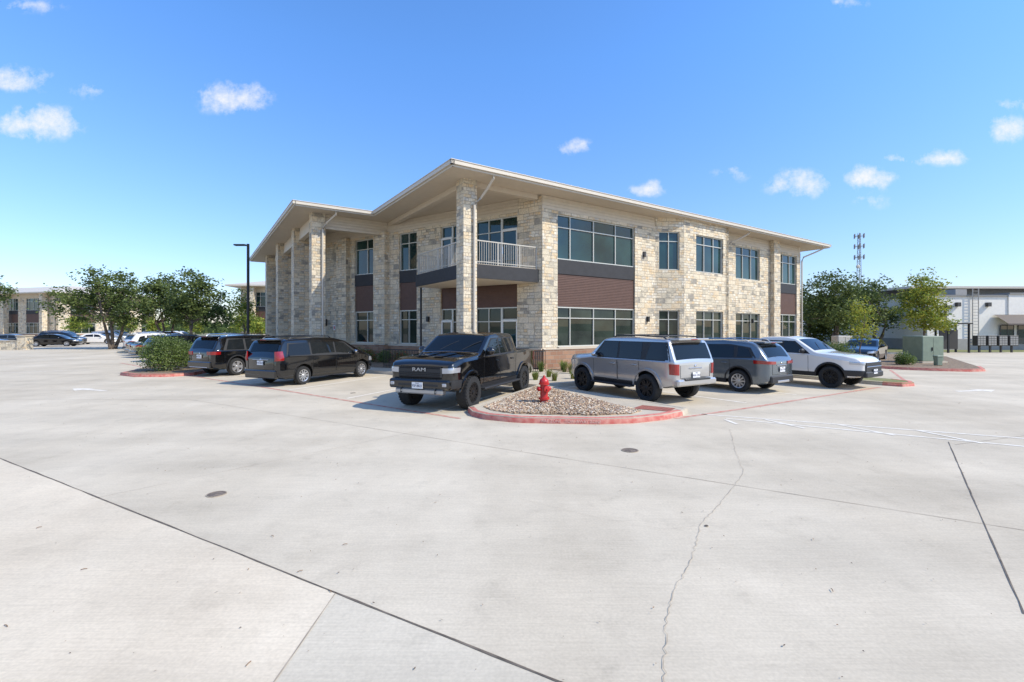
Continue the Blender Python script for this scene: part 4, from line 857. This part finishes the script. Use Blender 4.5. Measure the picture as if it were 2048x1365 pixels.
for i,(k,p,x,y,h,l) in enumerate([('cuv',P_WHITE,48,56,(1,.1),'white crossover parked by the far building'),('suvb',P_BLACK,43.5,52,(1,.1),'black suv parked by the far trees'),
  ('cuv',P_WHITE,-31.6,41.5,(.5,.86),'white crossover parked behind the shrub island'),('sedan',P_BLACK,-26.0,35.5,(.55,.83),'black sedan parked behind the shrub island'),('sedan',P_BLACK,-28.6,38.3,(.55,.83),'black sedan parked behind the shrub island'),('suvb',P_RED,-33.6,45.5,(.5,.86),'dark maroon suv parked under the oaks'),('cuv',P_BLACK,-21.6,31.0,(.5,.86),'black crossover parked behind the black suv'),
  ('sedan',P_GREY,-60,56,(.9,.35),'grey sedan parked in the far row'),('cuv',P_BLACK,-58,60,(.9,.35),'black crossover parked in the far row'),('sedan',P_WHITE,-57,64,(.9,.35),'white sedan parked in the far row'),('sedan',P_BLACK,-54.5,55.5,(.9,.35),'black sedan parked in the near row'),('sedan',P_BLUE,-59.5,52,(.9,.35),'navy sedan parked by the stone wall'),('suvb',P_BLACK,-63.5,66,(.9,.35),'black suv parked in the far row'),('cuv',P_SILVER,-60.5,70,(.9,.35),'silver crossover parked in the far row'),('sedan',P_BLUE,-66,75,(.9,.35),'navy sedan parked in the far row'),('suvb',P_GREY,-71,84,(1,.1),'grey suv parked near the oaks'),('cuv',P_BLACK,-64,85,(1,.1),'black crossover parked near the oaks'),('cuv',P_WHITE,-50,70,(1,.1),'white crossover under the oaks')]):
    vehicle(k,p,l,'car',(x,y),h,BGc,detail=1)
# ------------------------------------------------------------ hydrant
H=thing('fire_hydrant','red cast iron fire hydrant standing in the gravel island','fire hydrant',(.84,12.2,.13),.4)
g=MB(); g.lathe([(.15,0),(.15,.03),(.11,.035),(.10,.06),(.10,.12),(.145,.125),(.145,.16),(.105,.165),(.10,.2),(.10,.5),(.14,.51),(.14,.545),(.115,.55)],24); g.build('barrel',HYD,H,smooth=True)
g=MB(); g.lathe([(.12,.552),(.125,.57),(.118,.61),(.09,.655),(.05,.68),(.045,.69),(.045,.70),(.028,.705),(.025,.745),(.001,.748)],24); g.build('bonnet',HYD,H,smooth=True)
for a,rr_ in ((0,.05),(math.pi,.05),(-math.pi/2,.075)):
    M=Matrix.Translation((0,0,.40))@Matrix.Rotation(a,4,'Z')@Matrix.Rotation(math.pi/2,4,'Y'); g=MB()
    g.lathe([(rr_*.9,.08),(rr_*.9,.13),(rr_*1.2,.132),(rr_*1.2,.165),(rr_*1.05,.18),(rr_*.35,.183),(rr_*.3,.21),(.001,.212)],18,M); g.build('nozzle_cap',HYD,H,smooth=True)
for k in range(8): g=MB(); a=k*math.pi/4; M=Matrix.Translation((.13*math.cos(a),.13*math.sin(a),.16)); g.lathe([(.012,0),(.012,.02)],6,M); g.build('bolt',HYD,H)
# ------------------------------------------------------------ vegetation
def leaves(mb,c,n,spread,size,nm,flat=1):
    for _ in range(n):
        p=Vector((random.gauss(0,spread),random.gauss(0,spread),random.gauss(0,spread*flat)))+c
        a=Vector((U(-1,1),U(-1,1),U(-.6,.6))).normalized()*size*U(.6,1.3); b=a.cross(Vector((U(-1,1),U(-1,1),U(-1,1)))).normalized()*size*U(.35,.7)
        mb.add([p-a,p-b*.9,p+a,p+b],[(0,1,2,3)],random.choice(nm))
def tree(name,label,loc,h,crown,ncl,npc,size,mats,nm,trunk_r=.22,trunks=1,spread=.45,group=None,cat='tree',th=None,lean=.6,out=1.12):
    e=thing(name,label,cat,loc,0,group); g=MB(); th=th or h*.35
    for t in range(trunks):
        a=U(0,6.28); r0=.0 if trunks==1 else .45
        b=Vector((r0*math.cos(a),r0*math.sin(a),0)); tp=b*1.8+Vector((U(-lean,lean),U(-lean,lean),th))
        g.tube([b-Vector((0,0,.1)),b+Vector((0,0,.15)),b.lerp(tp,.5)+Vector((U(-.15,.15),U(-.15,.15),0)),tp],[trunk_r*1.4,trunk_r,trunk_r*.85,trunk_r*.65],9)
        for k in range(6):
            cc=random.choice(crown); q=Vector(cc[0])+Vector((U(-.6,.6)*cc[1][0],U(-.6,.6)*cc[1][1],U(-.4,.5)*cc[1][2]))
            md=tp.lerp(q,.5)+Vector((U(-.3,.3),U(-.3,.3),U(-.1,.4))); g.tube([tp-Vector((0,0,.15)),md,q],[trunk_r*.5,trunk_r*.3,trunk_r*.1],6)
    g.build('trunk',BARK,e,smooth=True)
    g=MB(); V_=[cc[1][0]*cc[1][1]*cc[1][2] for cc in crown]
    for k in range(ncl):
        cc=random.choices(crown,V_)[0]; d=Vector((random.gauss(0,1),random.gauss(0,1),random.gauss(0,1))).normalized()*(R()**.42)*U(.8,out)
        p=Vector(cc[0])+Vector((d.x*cc[1][0],d.y*cc[1][1],d.z*cc[1][2])); leaves(g,p,int(npc*U(.6,1.4)),spread*U(.6,1.2),size,nm,.65)
    g.build('crown',mats,e,recalc=False,uv=False)
    return e
OK_=[OAK,OAK2]
tree('oak_tree','spreading live oak with dense dark crown by the lot',(-41.5,48,0),9,[((-2.8,0,4.7),(3.2,3.0,1.8)),((.6,.5,6.0),(3.1,3,2.1)),((3.2,-.5,4.2),(2.4,2.5,1.6)),((-1.2,0,7.2),(2.0,2,1.3)),((1.2,0,3.2),(2.6,2,1.0))],280,36,.15,OK_,[0,0,1],.17,3,.40,'oak trees')
tree('oak_tree','live oak with leaning trunks',(-36.5,50,0),8,[((-.4,0,5.3),(2.5,2.6,1.9)),((1.5,0,3.6),(2.1,2,1.2)),((-1.4,0,6.7),(1.6,1.6,1.1))],170,34,.15,OK_,[0,0,1],.15,3,.38,'oak trees')
tree('oak_tree','live oak beside the lamp post',(-30.4,45,0),8,[((0,0,4.9),(2.5,2.4,2.0)),((1.4,0,3.4),(1.8,2,1.3)),((-.3,0,6.5),(1.7,1.6,1.3)),((-1.6,0,4.0),(1.6,1.4,1.1))],200,36,.145,OK_,[0,0,1],.15,2,.37,'oak trees')
tree('oak_tree','oak partly seen at the lot edge',(-54.6,48,0),7,[((0,0,6.0),(2.2,2.2,1.8))],90,34,.15,OK_,[0,1],.2,2,.38,'oak trees')
tree('oak_tree','tall green oak behind the building corner',(30.5,44,0),8.6,[((-.6,0,5.2),(2.4,2.6,2.4)),((-1.5,0,3.4),(2.4,2.4,1.4)),((1.4,0,3),(2.3,2,1.5))],210,36,.14,OK_,[0,0,1],.17,2,.38,'oak trees')
tree('oak_tree','oak in the hedge line',(37.4,48.5,0),8.0,[((-.4,0,5.5),(2.4,2.6,2.0)),((-2,0,3.3),(2.2,2.4,1.5)),((1.4,0,3.6),(1.8,2,1.5))],190,34,.145,OK_,[0,0,1],.17,2,.38,'oak trees')
tree('oak_tree','oak in the hedge line',(33.6,52,0),7,[((0,0,3.7),(2.9,3,1.8)),((1,0,2.0),(3.2,2,1.5))],160,34,.165,OK_,[0,0,1],.17,2,.40,'oak trees')
tree('elm_tree','young elm turning bright yellow green beside the far building',(35.0,39.5,0),7.6,[((0,0,4.2),(1.7,1.7,2.0)),((.1,0,6.0),(1.0,1.0,1.3)),((.6,0,2.6),(1.6,1.5,.9)),((-.8,0,4.8),(.9,.9,.9))],210,34,.11,[YEL,YEL2],[0,1,0],.1,1,.30,th=2.6,lean=.1,out=1.15)
tree('young_tree','slender young tree with yellow leaves on the island',(20.2,26.9,.1),4.6,[((0,0,2.9),(.6,.6,1.1)),((0,0,1.8),(.7,.6,.6))],60,24,.07,[YEL,YEL2],[0,0,1],.04,1,.2,th=1.6,lean=.1)
for x,y,s in ((-66,80,1),(-61.5,80,.9),(-56,82,1),(-75,80,1),(-38,66,1.1),(-34,62,.8)):
    tree('young_tree','small yellow green parking lot tree',(x,y,0),4*s,[((0,0,3*s),(1.7*s,1.6*s,1.5*s))],60,26,.17,[YEL,YEL2],[0,1,1],.08,1,.35,'small lot trees',th=1.6)
tree('young_tree','thin young tree beside the lamp post',(-24.5,42,0),6,[((0,0,4),(1.1,1,1.8))],70,24,.10,[YEL,YEL2],[0,1],.07,1,.3,'small lot trees',th=2)
def shrub(loc,rx,rz,n,mats,nm,label,size=.06,spread=.1):
    e=thing('shrub',label,'shrub',loc,0,'shrubs'); g=MB()
    for k in range(5): a=U(0,6.28); g.tube([(0,0,0),(math.cos(a)*rx*.4,math.sin(a)*rx*.4,rz*.6),(math.cos(a)*rx*.7,math.sin(a)*rx*.7,rz*1.2)],[.02,.015,.006],5)
    g.build('stem',BARK,e); g=MB()
    for k in range(n):
        d=Vector((random.gauss(0,1),random.gauss(0,1),random.gauss(0,1))).normalized()*(R()**.35)*U(.85,1.1); leaves(g,Vector((d.x*rx,d.y*rx,max(.05,rz+d.z*rz))),14,spread,size,nm)
    g.build('foliage',mats,e,recalc=False,uv=False); return e
sm=[SHR,SHR2,FLW]
shrub((-16.4,22.0,.13),1.0,.80,620,sm,[0,0,1],'big bright green sage bush on the island',.045,spread=.11)
shrub((-15.6,23.6,.13),.8,.65,240,sm,[0,1],'grey green bush behind the sage',.05)
shrub((-17.2,24.5,.13),.8,.6,240,sm,[0,1],'grey green bush behind the sage',.05)
for x,y,r in ((18.9,27.6,.7),(20,28.6,.8),(21.3,29.5,.8),(17.6,26.8,.6),(21.6,25.6,.4)): shrub((x,y,.13),r,r*.7,150,sm,[0,0,1],'rounded green shrub on the mulch island',.05)
for s,o,r,fl in ((1.2,1.2,.5,0),(2.4,1.0,.45,1),(3.4,1.3,.5,0),(4.4,1.0,.45,1),(5.4,1.2,.5,0),(6.6,1.3,.45,1),(7.8,1.1,.45,0),(9,1.0,.4,1),(2.0,2.3,.45,0),(3.6,2.5,.4,1),(5.2,2.4,.45,0),(6.4,2.4,.4,1),(-.6,1.3,.6,0),(-2,1.5,.6,1)):
    q=F1.p+F1.d*s+F1.n*o; w=toW(q.x,q.y); shrub((w[0],w[1],.14),r,r*.8,100,sm,[0,0,1,2] if fl else [0,0,1],'flowering shrub in the wall bed' if fl else 'green shrub in the wall bed',.045)
def tuft(loc,h,n,m,label):
    e=thing('ornamental_grass',label,'grass clump',loc,0,'ornamental grasses'); g=MB()
    for k in range(n):
        a=U(0,6.28); l=h*U(.6,1.1); o=U(.15,.7)*l; b=Vector((U(-.08,.08),U(-.08,.08),0)); w=Vector((-math.sin(a),math.cos(a),0))*.009; d=Vector((math.cos(a),math.sin(a),0))
        p1=b+d*o*.4+Vector((0,0,l*.6)); p2=b+d*o+Vector((0,0,l*.9)); g.add([b-w,b+w,p1+w,p1-w,p2],[(0,1,2,3),(3,2,4)],random.choice([0,0,1]))
    g.build('blades',[m,DRY],e,recalc=False,uv=False)
for u,v in ((5.4,-.5),(5.9,.2),(6.6,-.6),(7.4,-.2),(6.2,-1.1),(8.2,-.9),(8.9,0),(4.6,.2),(7.6,-1.1),(10,-.6),(12,-.5),(14,-.6),(3.8,.5),(16,-.9),(18,-.9),(20,-.9),(9.4,-1.0),(5.2,-1.2)):
    w=toW(u,v); tuft((w[0],w[1],.14),.55,120,random.choice([SHR,YEL2]),'green ornamental grass clump at the wall')
for x,y in ((1.6,17.6),(2.4,18.3),(.9,17.9),(1.5,19),(.6,19.5)): tuft((x,y,.13),.4,110,YEL2,'low bright green grass clump by the walk')
g=MB()
for k in range(9000):
    a=U(-1.15,1.15); d=U(170,260); x=d*math.tan(a); z=(R()**.7)*(3.2+1.6*math.sin(x*.03)+1.0*math.sin(x*.11))
    c=Vector((x,d,z)); q=Vector((U(-1,1),0,U(-1,1))).normalized()*U(.7,1.5); b=q.cross(Vector((U(-.4,.4),1,U(-.4,.4)))).normalized()*U(.5,1.1); g.add([c-q,c-b,c+q,c+b],[(0,1,2,3)],random.choice([0,1]))
tag(g.build('distant_woods',OK_,recalc=False,uv=False),'low dark line of distant woodland','woods','stuff')
g=MB()
for k in range(480):
    y=1.9+R()**1.1*15; x=U(-1.05,1.05)*y; a=U(0,6.28); r=U(.003,.010)*(.5+y*.08); l=r*U(1,2.4)
    d=Vector((math.cos(a),math.sin(a),0)); n_=Vector((-d.y,d.x,0)); c=Vector((x,y,.016)); g.add([c-d*l,c-n_*r*.6+Vector((0,0,.004)),c+d*l,c+n_*r*.6],[(0,1,2,3)],random.choice([0,1,0]))
for x,y in (G(497,1332),G(12,1256),G(600,1146),G(660,1186),G(1664,1184),G(168,1142),G(78,1058),G(690,1092),G(545,1075)):
    a=U(0,6); g.tube([(x-math.cos(a)*.022,y-math.sin(a)*.022,.015),(x+.003,y,.02),(x+math.cos(a)*.022,y+math.sin(a)*.022,.015)],.003,5,0)
tag(g.build('fallen_leaves',[mat('dead_leaf',(.22,.13,.07),.9),mat('dark_speck',(.11,.08,.06),.9)],recalc=False,uv=False),'scattered dead leaves and twigs on the concrete','leaf litter','stuff')
# ------------------------------------------------------------ street furniture
e=thing('street_lamp','tall dark parking lot lamp on a square pole','street lamp',(-18.5,32.6,0)); g=MB(); g.lathe([(.28,0),(.28,.7),(.26,.72)],20); g.build('base',WALK,e,smooth=True)
g=MB(); g.box(-.065,.065,-.065,.065,.7,8.05); g.build('pole',BLACKM,e); g=MB(); g.bbox(-.95,-.15,-.17,.17,7.92,8.02,.02); g.box(-.16,.0,-.03,.03,7.94,8.0); g.build('lamp_head',BLACKM,e)
e=thing('transformer_box','pale green utility transformer on a pad','utility box',(24.2,27.4,.13),.15); g=MB(); g.box(-.85,.85,-.7,.7,0,.1); g.build('pad',WALK,e)
g=MB(); g.bbox(-.72,.72,-.6,.6,.1,1.55,.03); b=g.build('cabinet',GREENB,e); g=MB(); g.box(-.003,.003,-.606,-.6,.2,1.45); g.box(-.12,-.06,-.63,-.6,.7,.9); g.build('door_gap',SEAM,b)
e=thing('utility_pedestal','small green utility pedestal','utility box',(22.9,25.0,.13),.1); g=MB(); g.bbox(-.16,.16,-.12,.12,0,.5,.03); g.build('cabinet',GREENB,e); g=MB(); g.bbox(-.18,.18,-.14,.14,.45,.53,.02); g.build('lid',GREENB,e)
e=thing('meter_cabinet','beige electrical cabinet beside the trees','utility box',(23.4,33,.1),.2); g=MB(); g.bbox(-.6,.6,-.3,.3,0,1.5,.03); g.build('cabinet',mat('beige_metal',(.45,.42,.36),.5),e); g=MB(); g.box(-.01,.01,-.306,-.3,.1,1.4); g.build('door_gap',SEAM,e)
MDG=mat('mail_door_grey',(.3,.29,.26),.5)
for k in range(4):
    e=thing('mailbox_cluster','dark pedestal mailbox cluster beside the drive','mailbox',(41.2+k*.95,41,.0),0,'mailbox clusters'); g=MB(); g.box(-.06,.06,-.06,.06,0,.6); g.build('pedestal',DARKM,e)
    g=MB(); g.bbox(-.39,.39,-.22,.22,.6,1.5,.02); b=g.build('cabinet',DARKM,e)
    for i in range(3):
        for j in range(4): g=MB(); g.box(-.34+i*.235,-.14+i*.235,-.235,-.22,.66+j*.2,.82+j*.2); g.build('mail_door',MDG,b)
e=thing('mail_kiosk','black metal kiosk frame beside the mailboxes','kiosk',(38.8,41,0))
for x in (-.9,.9):
    for y in (-.6,.6): g=MB(); g.box(x-.06,x+.06,y-.06,y+.06,0,2.5); g.build('post',BLACKM,e)
g=MB(); g.bbox(-1.1,1.1,-.8,.8,2.5,2.62,.02); g.build('canopy',BLACKM,e); g=MB(); g.box(-.8,.8,.3,.4,.3,2.0); g.build('panel',DARKM,e)
e=thing('cell_tower','tall lattice cell tower with antenna arrays','cell tower',(112,150,0)); g=MB(); Hh=33
def leg(z,k): r=1.0*(1-z/Hh*.6); a=k*2.094; return (r*math.cos(a),r*math.sin(a),z)
for k in range(3): g.tube([leg(0,k),leg(Hh,k)],.075,5)
z=0
while z<Hh-1.4:
    for k in range(3): g.tube([leg(z,k),leg(z+1.4,(k+1)%3)],.04,4); g.tube([leg(z+1.4,k),leg(z+1.4,(k+1)%3)],.03,4)
    z+=1.4
g.build('mast',mat('galvanised_steel',(.18,.17,.16),.5),e); AG=mat('antenna_grey',(.22,.21,.20),.6)
for zc in (32,28.7,25.2):
    for k in range(6): g=MB(); a=k*2*math.pi/6; g.box(1.4*math.cos(a)-.12,1.4*math.cos(a)+.12,1.4*math.sin(a)-.1,1.4*math.sin(a)+.1,zc-.7,zc+.7); g.build('antenna',AG,e)
    g=MB()
    for k in range(6): a=k*math.pi/3; g.tube([(1.4*math.cos(a),1.4*math.sin(a),zc),(1.4*math.cos(a+math.pi/3),1.4*math.sin(a+math.pi/3),zc)],.045,4)
    for k in range(3): a=k*2.094; g.tube([(0,0,zc),(1.4*math.cos(a),1.4*math.sin(a),zc)],.045,4)
    g.build('mounting_frame',AG,e)
g=MB(); g.lathe([(.6,0),(.55,.3),(.1,.4)],14,Matrix.Translation((-1.2,-1,22))@Matrix.Rotation(math.pi/2,4,'X')); g.build('dish',FASCIA,e)
for x,y in ((64,90),(78,96),(92,110)):
    e=thing('utility_pole','wooden utility pole with a cross arm','utility pole',(x,y,0),.3,'utility poles'); g=MB(); g.tube([(0,0,0),(0,0,10.6)],[.16,.11],8); g.build('pole',BARK,e); g=MB(); g.box(-1.1,1.1,-.06,.06,9.9,10.05); g.build('cross_arm',BARK,e)
e=thing('power_line','thin overhead power lines between poles','power line')
for o in (-1,1):
    P=[(40,80,10.8),(64,90,10.1),(78,96,10.1),(92,110,10.1),(170,150,10.2)]; g=MB(); Q=[]
    for a,b in zip(P,P[1:]): Q+=[(a[0]+(b[0]-a[0])*t/6+o*.6,a[1]+(b[1]-a[1])*t/6,a[2]+(b[2]-a[2])*t/6-.5*math.sin(math.pi*t/6)) for t in range(6)]
    g.tube(Q,.02,4); g.build('cable',BLACKM,e)
e=thing('stone_monument_wall','low limestone monument wall at the entrance drive','stone wall',(-51,46.5,0),.1); g=MB(); g.box(-2.6,1.7,-.3,.3,0,.85); g.box(1.7,2.5,-.42,.42,0,1.35); g.build('wall',STONE,e); g=MB(); g.box(-2.7,1.62,-.36,.36,.86,.94); g.box(1.62,2.58,-.5,.5,1.36,1.45); g.build('coping',WALK,e)
# far white commercial building
e=thing('commercial_building','white stucco single storey commercial building with grey base','commercial building',(40.8,46,0),.03)
g=MB(); g.box(0,45,0,25,1.1,5.3); g.box(8.5,45,-.1,.0,1.1,5.5); g.box(0,1.0,-.3,0,1.1,5.3); w=g.build('wall',STUCCO,e); g=MB(); g.box(-.05,45.05,-.16,25,0,1.1); g.build('base_course',GREYST,e)
CAPM=mat('grey_cap_metal',(.22,.21,.19),.5)
g=MB(); g.box(-.12,8.5,-.12,25.1,5.3,5.46); g.box(8.5,45.1,-.2,25.1,5.5,5.68); g.build('coping',CAPM,e); g=MB(); g.box(5,45,6,22,5.68,6.5); g.build('upper_wall',GREYST,e); g=MB(); g.box(2.6,47,4.4,24,6.5,6.74); g.build('roof',FASCIA,e)
g=MB(); g.box(1.9,2.05,-.25,-.1,2.2,4.6); g.box(2.0,2.4,-.45,-.0,4.0,4.4); g.box(1.9,3.2,-.1,-.03,2.3,2.4); g.build('conduit',DARKM,e)
for x in (3.1,6.2): g=MB(); g.box(x,x+.35,-.3,0,4.3,4.7); g.build('wall_light',DARKM,e)
g=MB(); [g.box(x,x+.06,-.3,-.24,.6,6.1) for x in (4.6,5.2)]; [g.box(4.66,5.2,-.29,-.25,.7+.3*i,.74+.3*i) for i in range(18)]; g.build('ladder',GREYST,e)
g=MB(); g.add([(7,-1.4,2.6),(13,-1.4,2.6),(13,-.11,3.5),(7,-.11,3.5),(7,-1.4,2.45),(13,-1.4,2.45)],[(0,1,2,3),(0,4,5,1)]); g.build('awning',mat('brown_awning',(.11,.085,.07),.7),e)
for x in (7.6,9.4,11.2):
    g=MB(); g.box(x,x+1.3,-.19,-.16,.6,2.4); w=g.build('window',GLASS,e); g=MB(); [g.box(a,b,-.21,-.17,.55,2.45) for a,b in ((x-.05,x),(x+1.3,x+1.35),(x+.63,x+.67))]; g.box(x,x+1.3,-.21,-.17,2.4,2.46); g.build('frame',DARKM,w)
g=MB(); g.box(5.2,6.4,2,4,5.46,6.2); g.build('rooftop_unit',GREYST,e)
# far twin office buildings
def office2(loc,rot,Lx,Ly,label):
    e=thing('office_building',label,'office building',loc,rot); wall=MB();base=MB();sg=MB()
    def bays(L):
        o=[];s=0;k=0
        while s<L-.01:
            w=2.2 if k%2==0 else 4.2; w=min(w,L-s); kd='stone' if k%2==0 or w<2.4 else 'big'; o.append((s,s+w,kd)); s+=w;k+=1
        return o
    P=[(0,0),(Lx,0),(Lx,Ly),(0,Ly)]
    for i in range(4):
        a=P[i];b=P[(i+1)%4]; L_=math.dist(a,b); facade(e,a,b,bays(L_),wall,base,sg)
    wall.build('wall',STONE,e);base.build('base_course',[BRICK,SOFFIT],e);sg.build('siding',SIDING,e)
    g=MB(); g.prism([(-1.6,-1.6),(Lx+1.6,-1.6),(Lx+1.6,Ly+1.6),(-1.6,Ly+1.6)],8.6,8.8); o=[(-1.6,-1.6,8.8),(Lx+1.6,-1.6,8.8),(Lx+1.6,Ly+1.6,8.8),(-1.6,Ly+1.6,8.8)]; i_=[(6,6,10.6),(Lx-6,6,10.6),(Lx-6,Ly-6,10.6),(6,Ly-6,10.6)]
    g.add(o+i_,[(k,(k+1)%4,(k+1)%4+4,k+4) for k in range(4)]+[(4,5,6,7)]); g.build('roof',FASCIA,e)
    for k in range(4):
        g=MB(); x=2+k*(Lx-4)/3; g.box(x-.4,x+.4,-1.2,-.4,0,8.6); g.build('column',STONE,e)
office2((-118,95,0),-.28,36,18,'distant two storey limestone office with flat eaves')
office2((-42,72,0),.1,40,18,'neighbouring two storey limestone office behind the oaks')
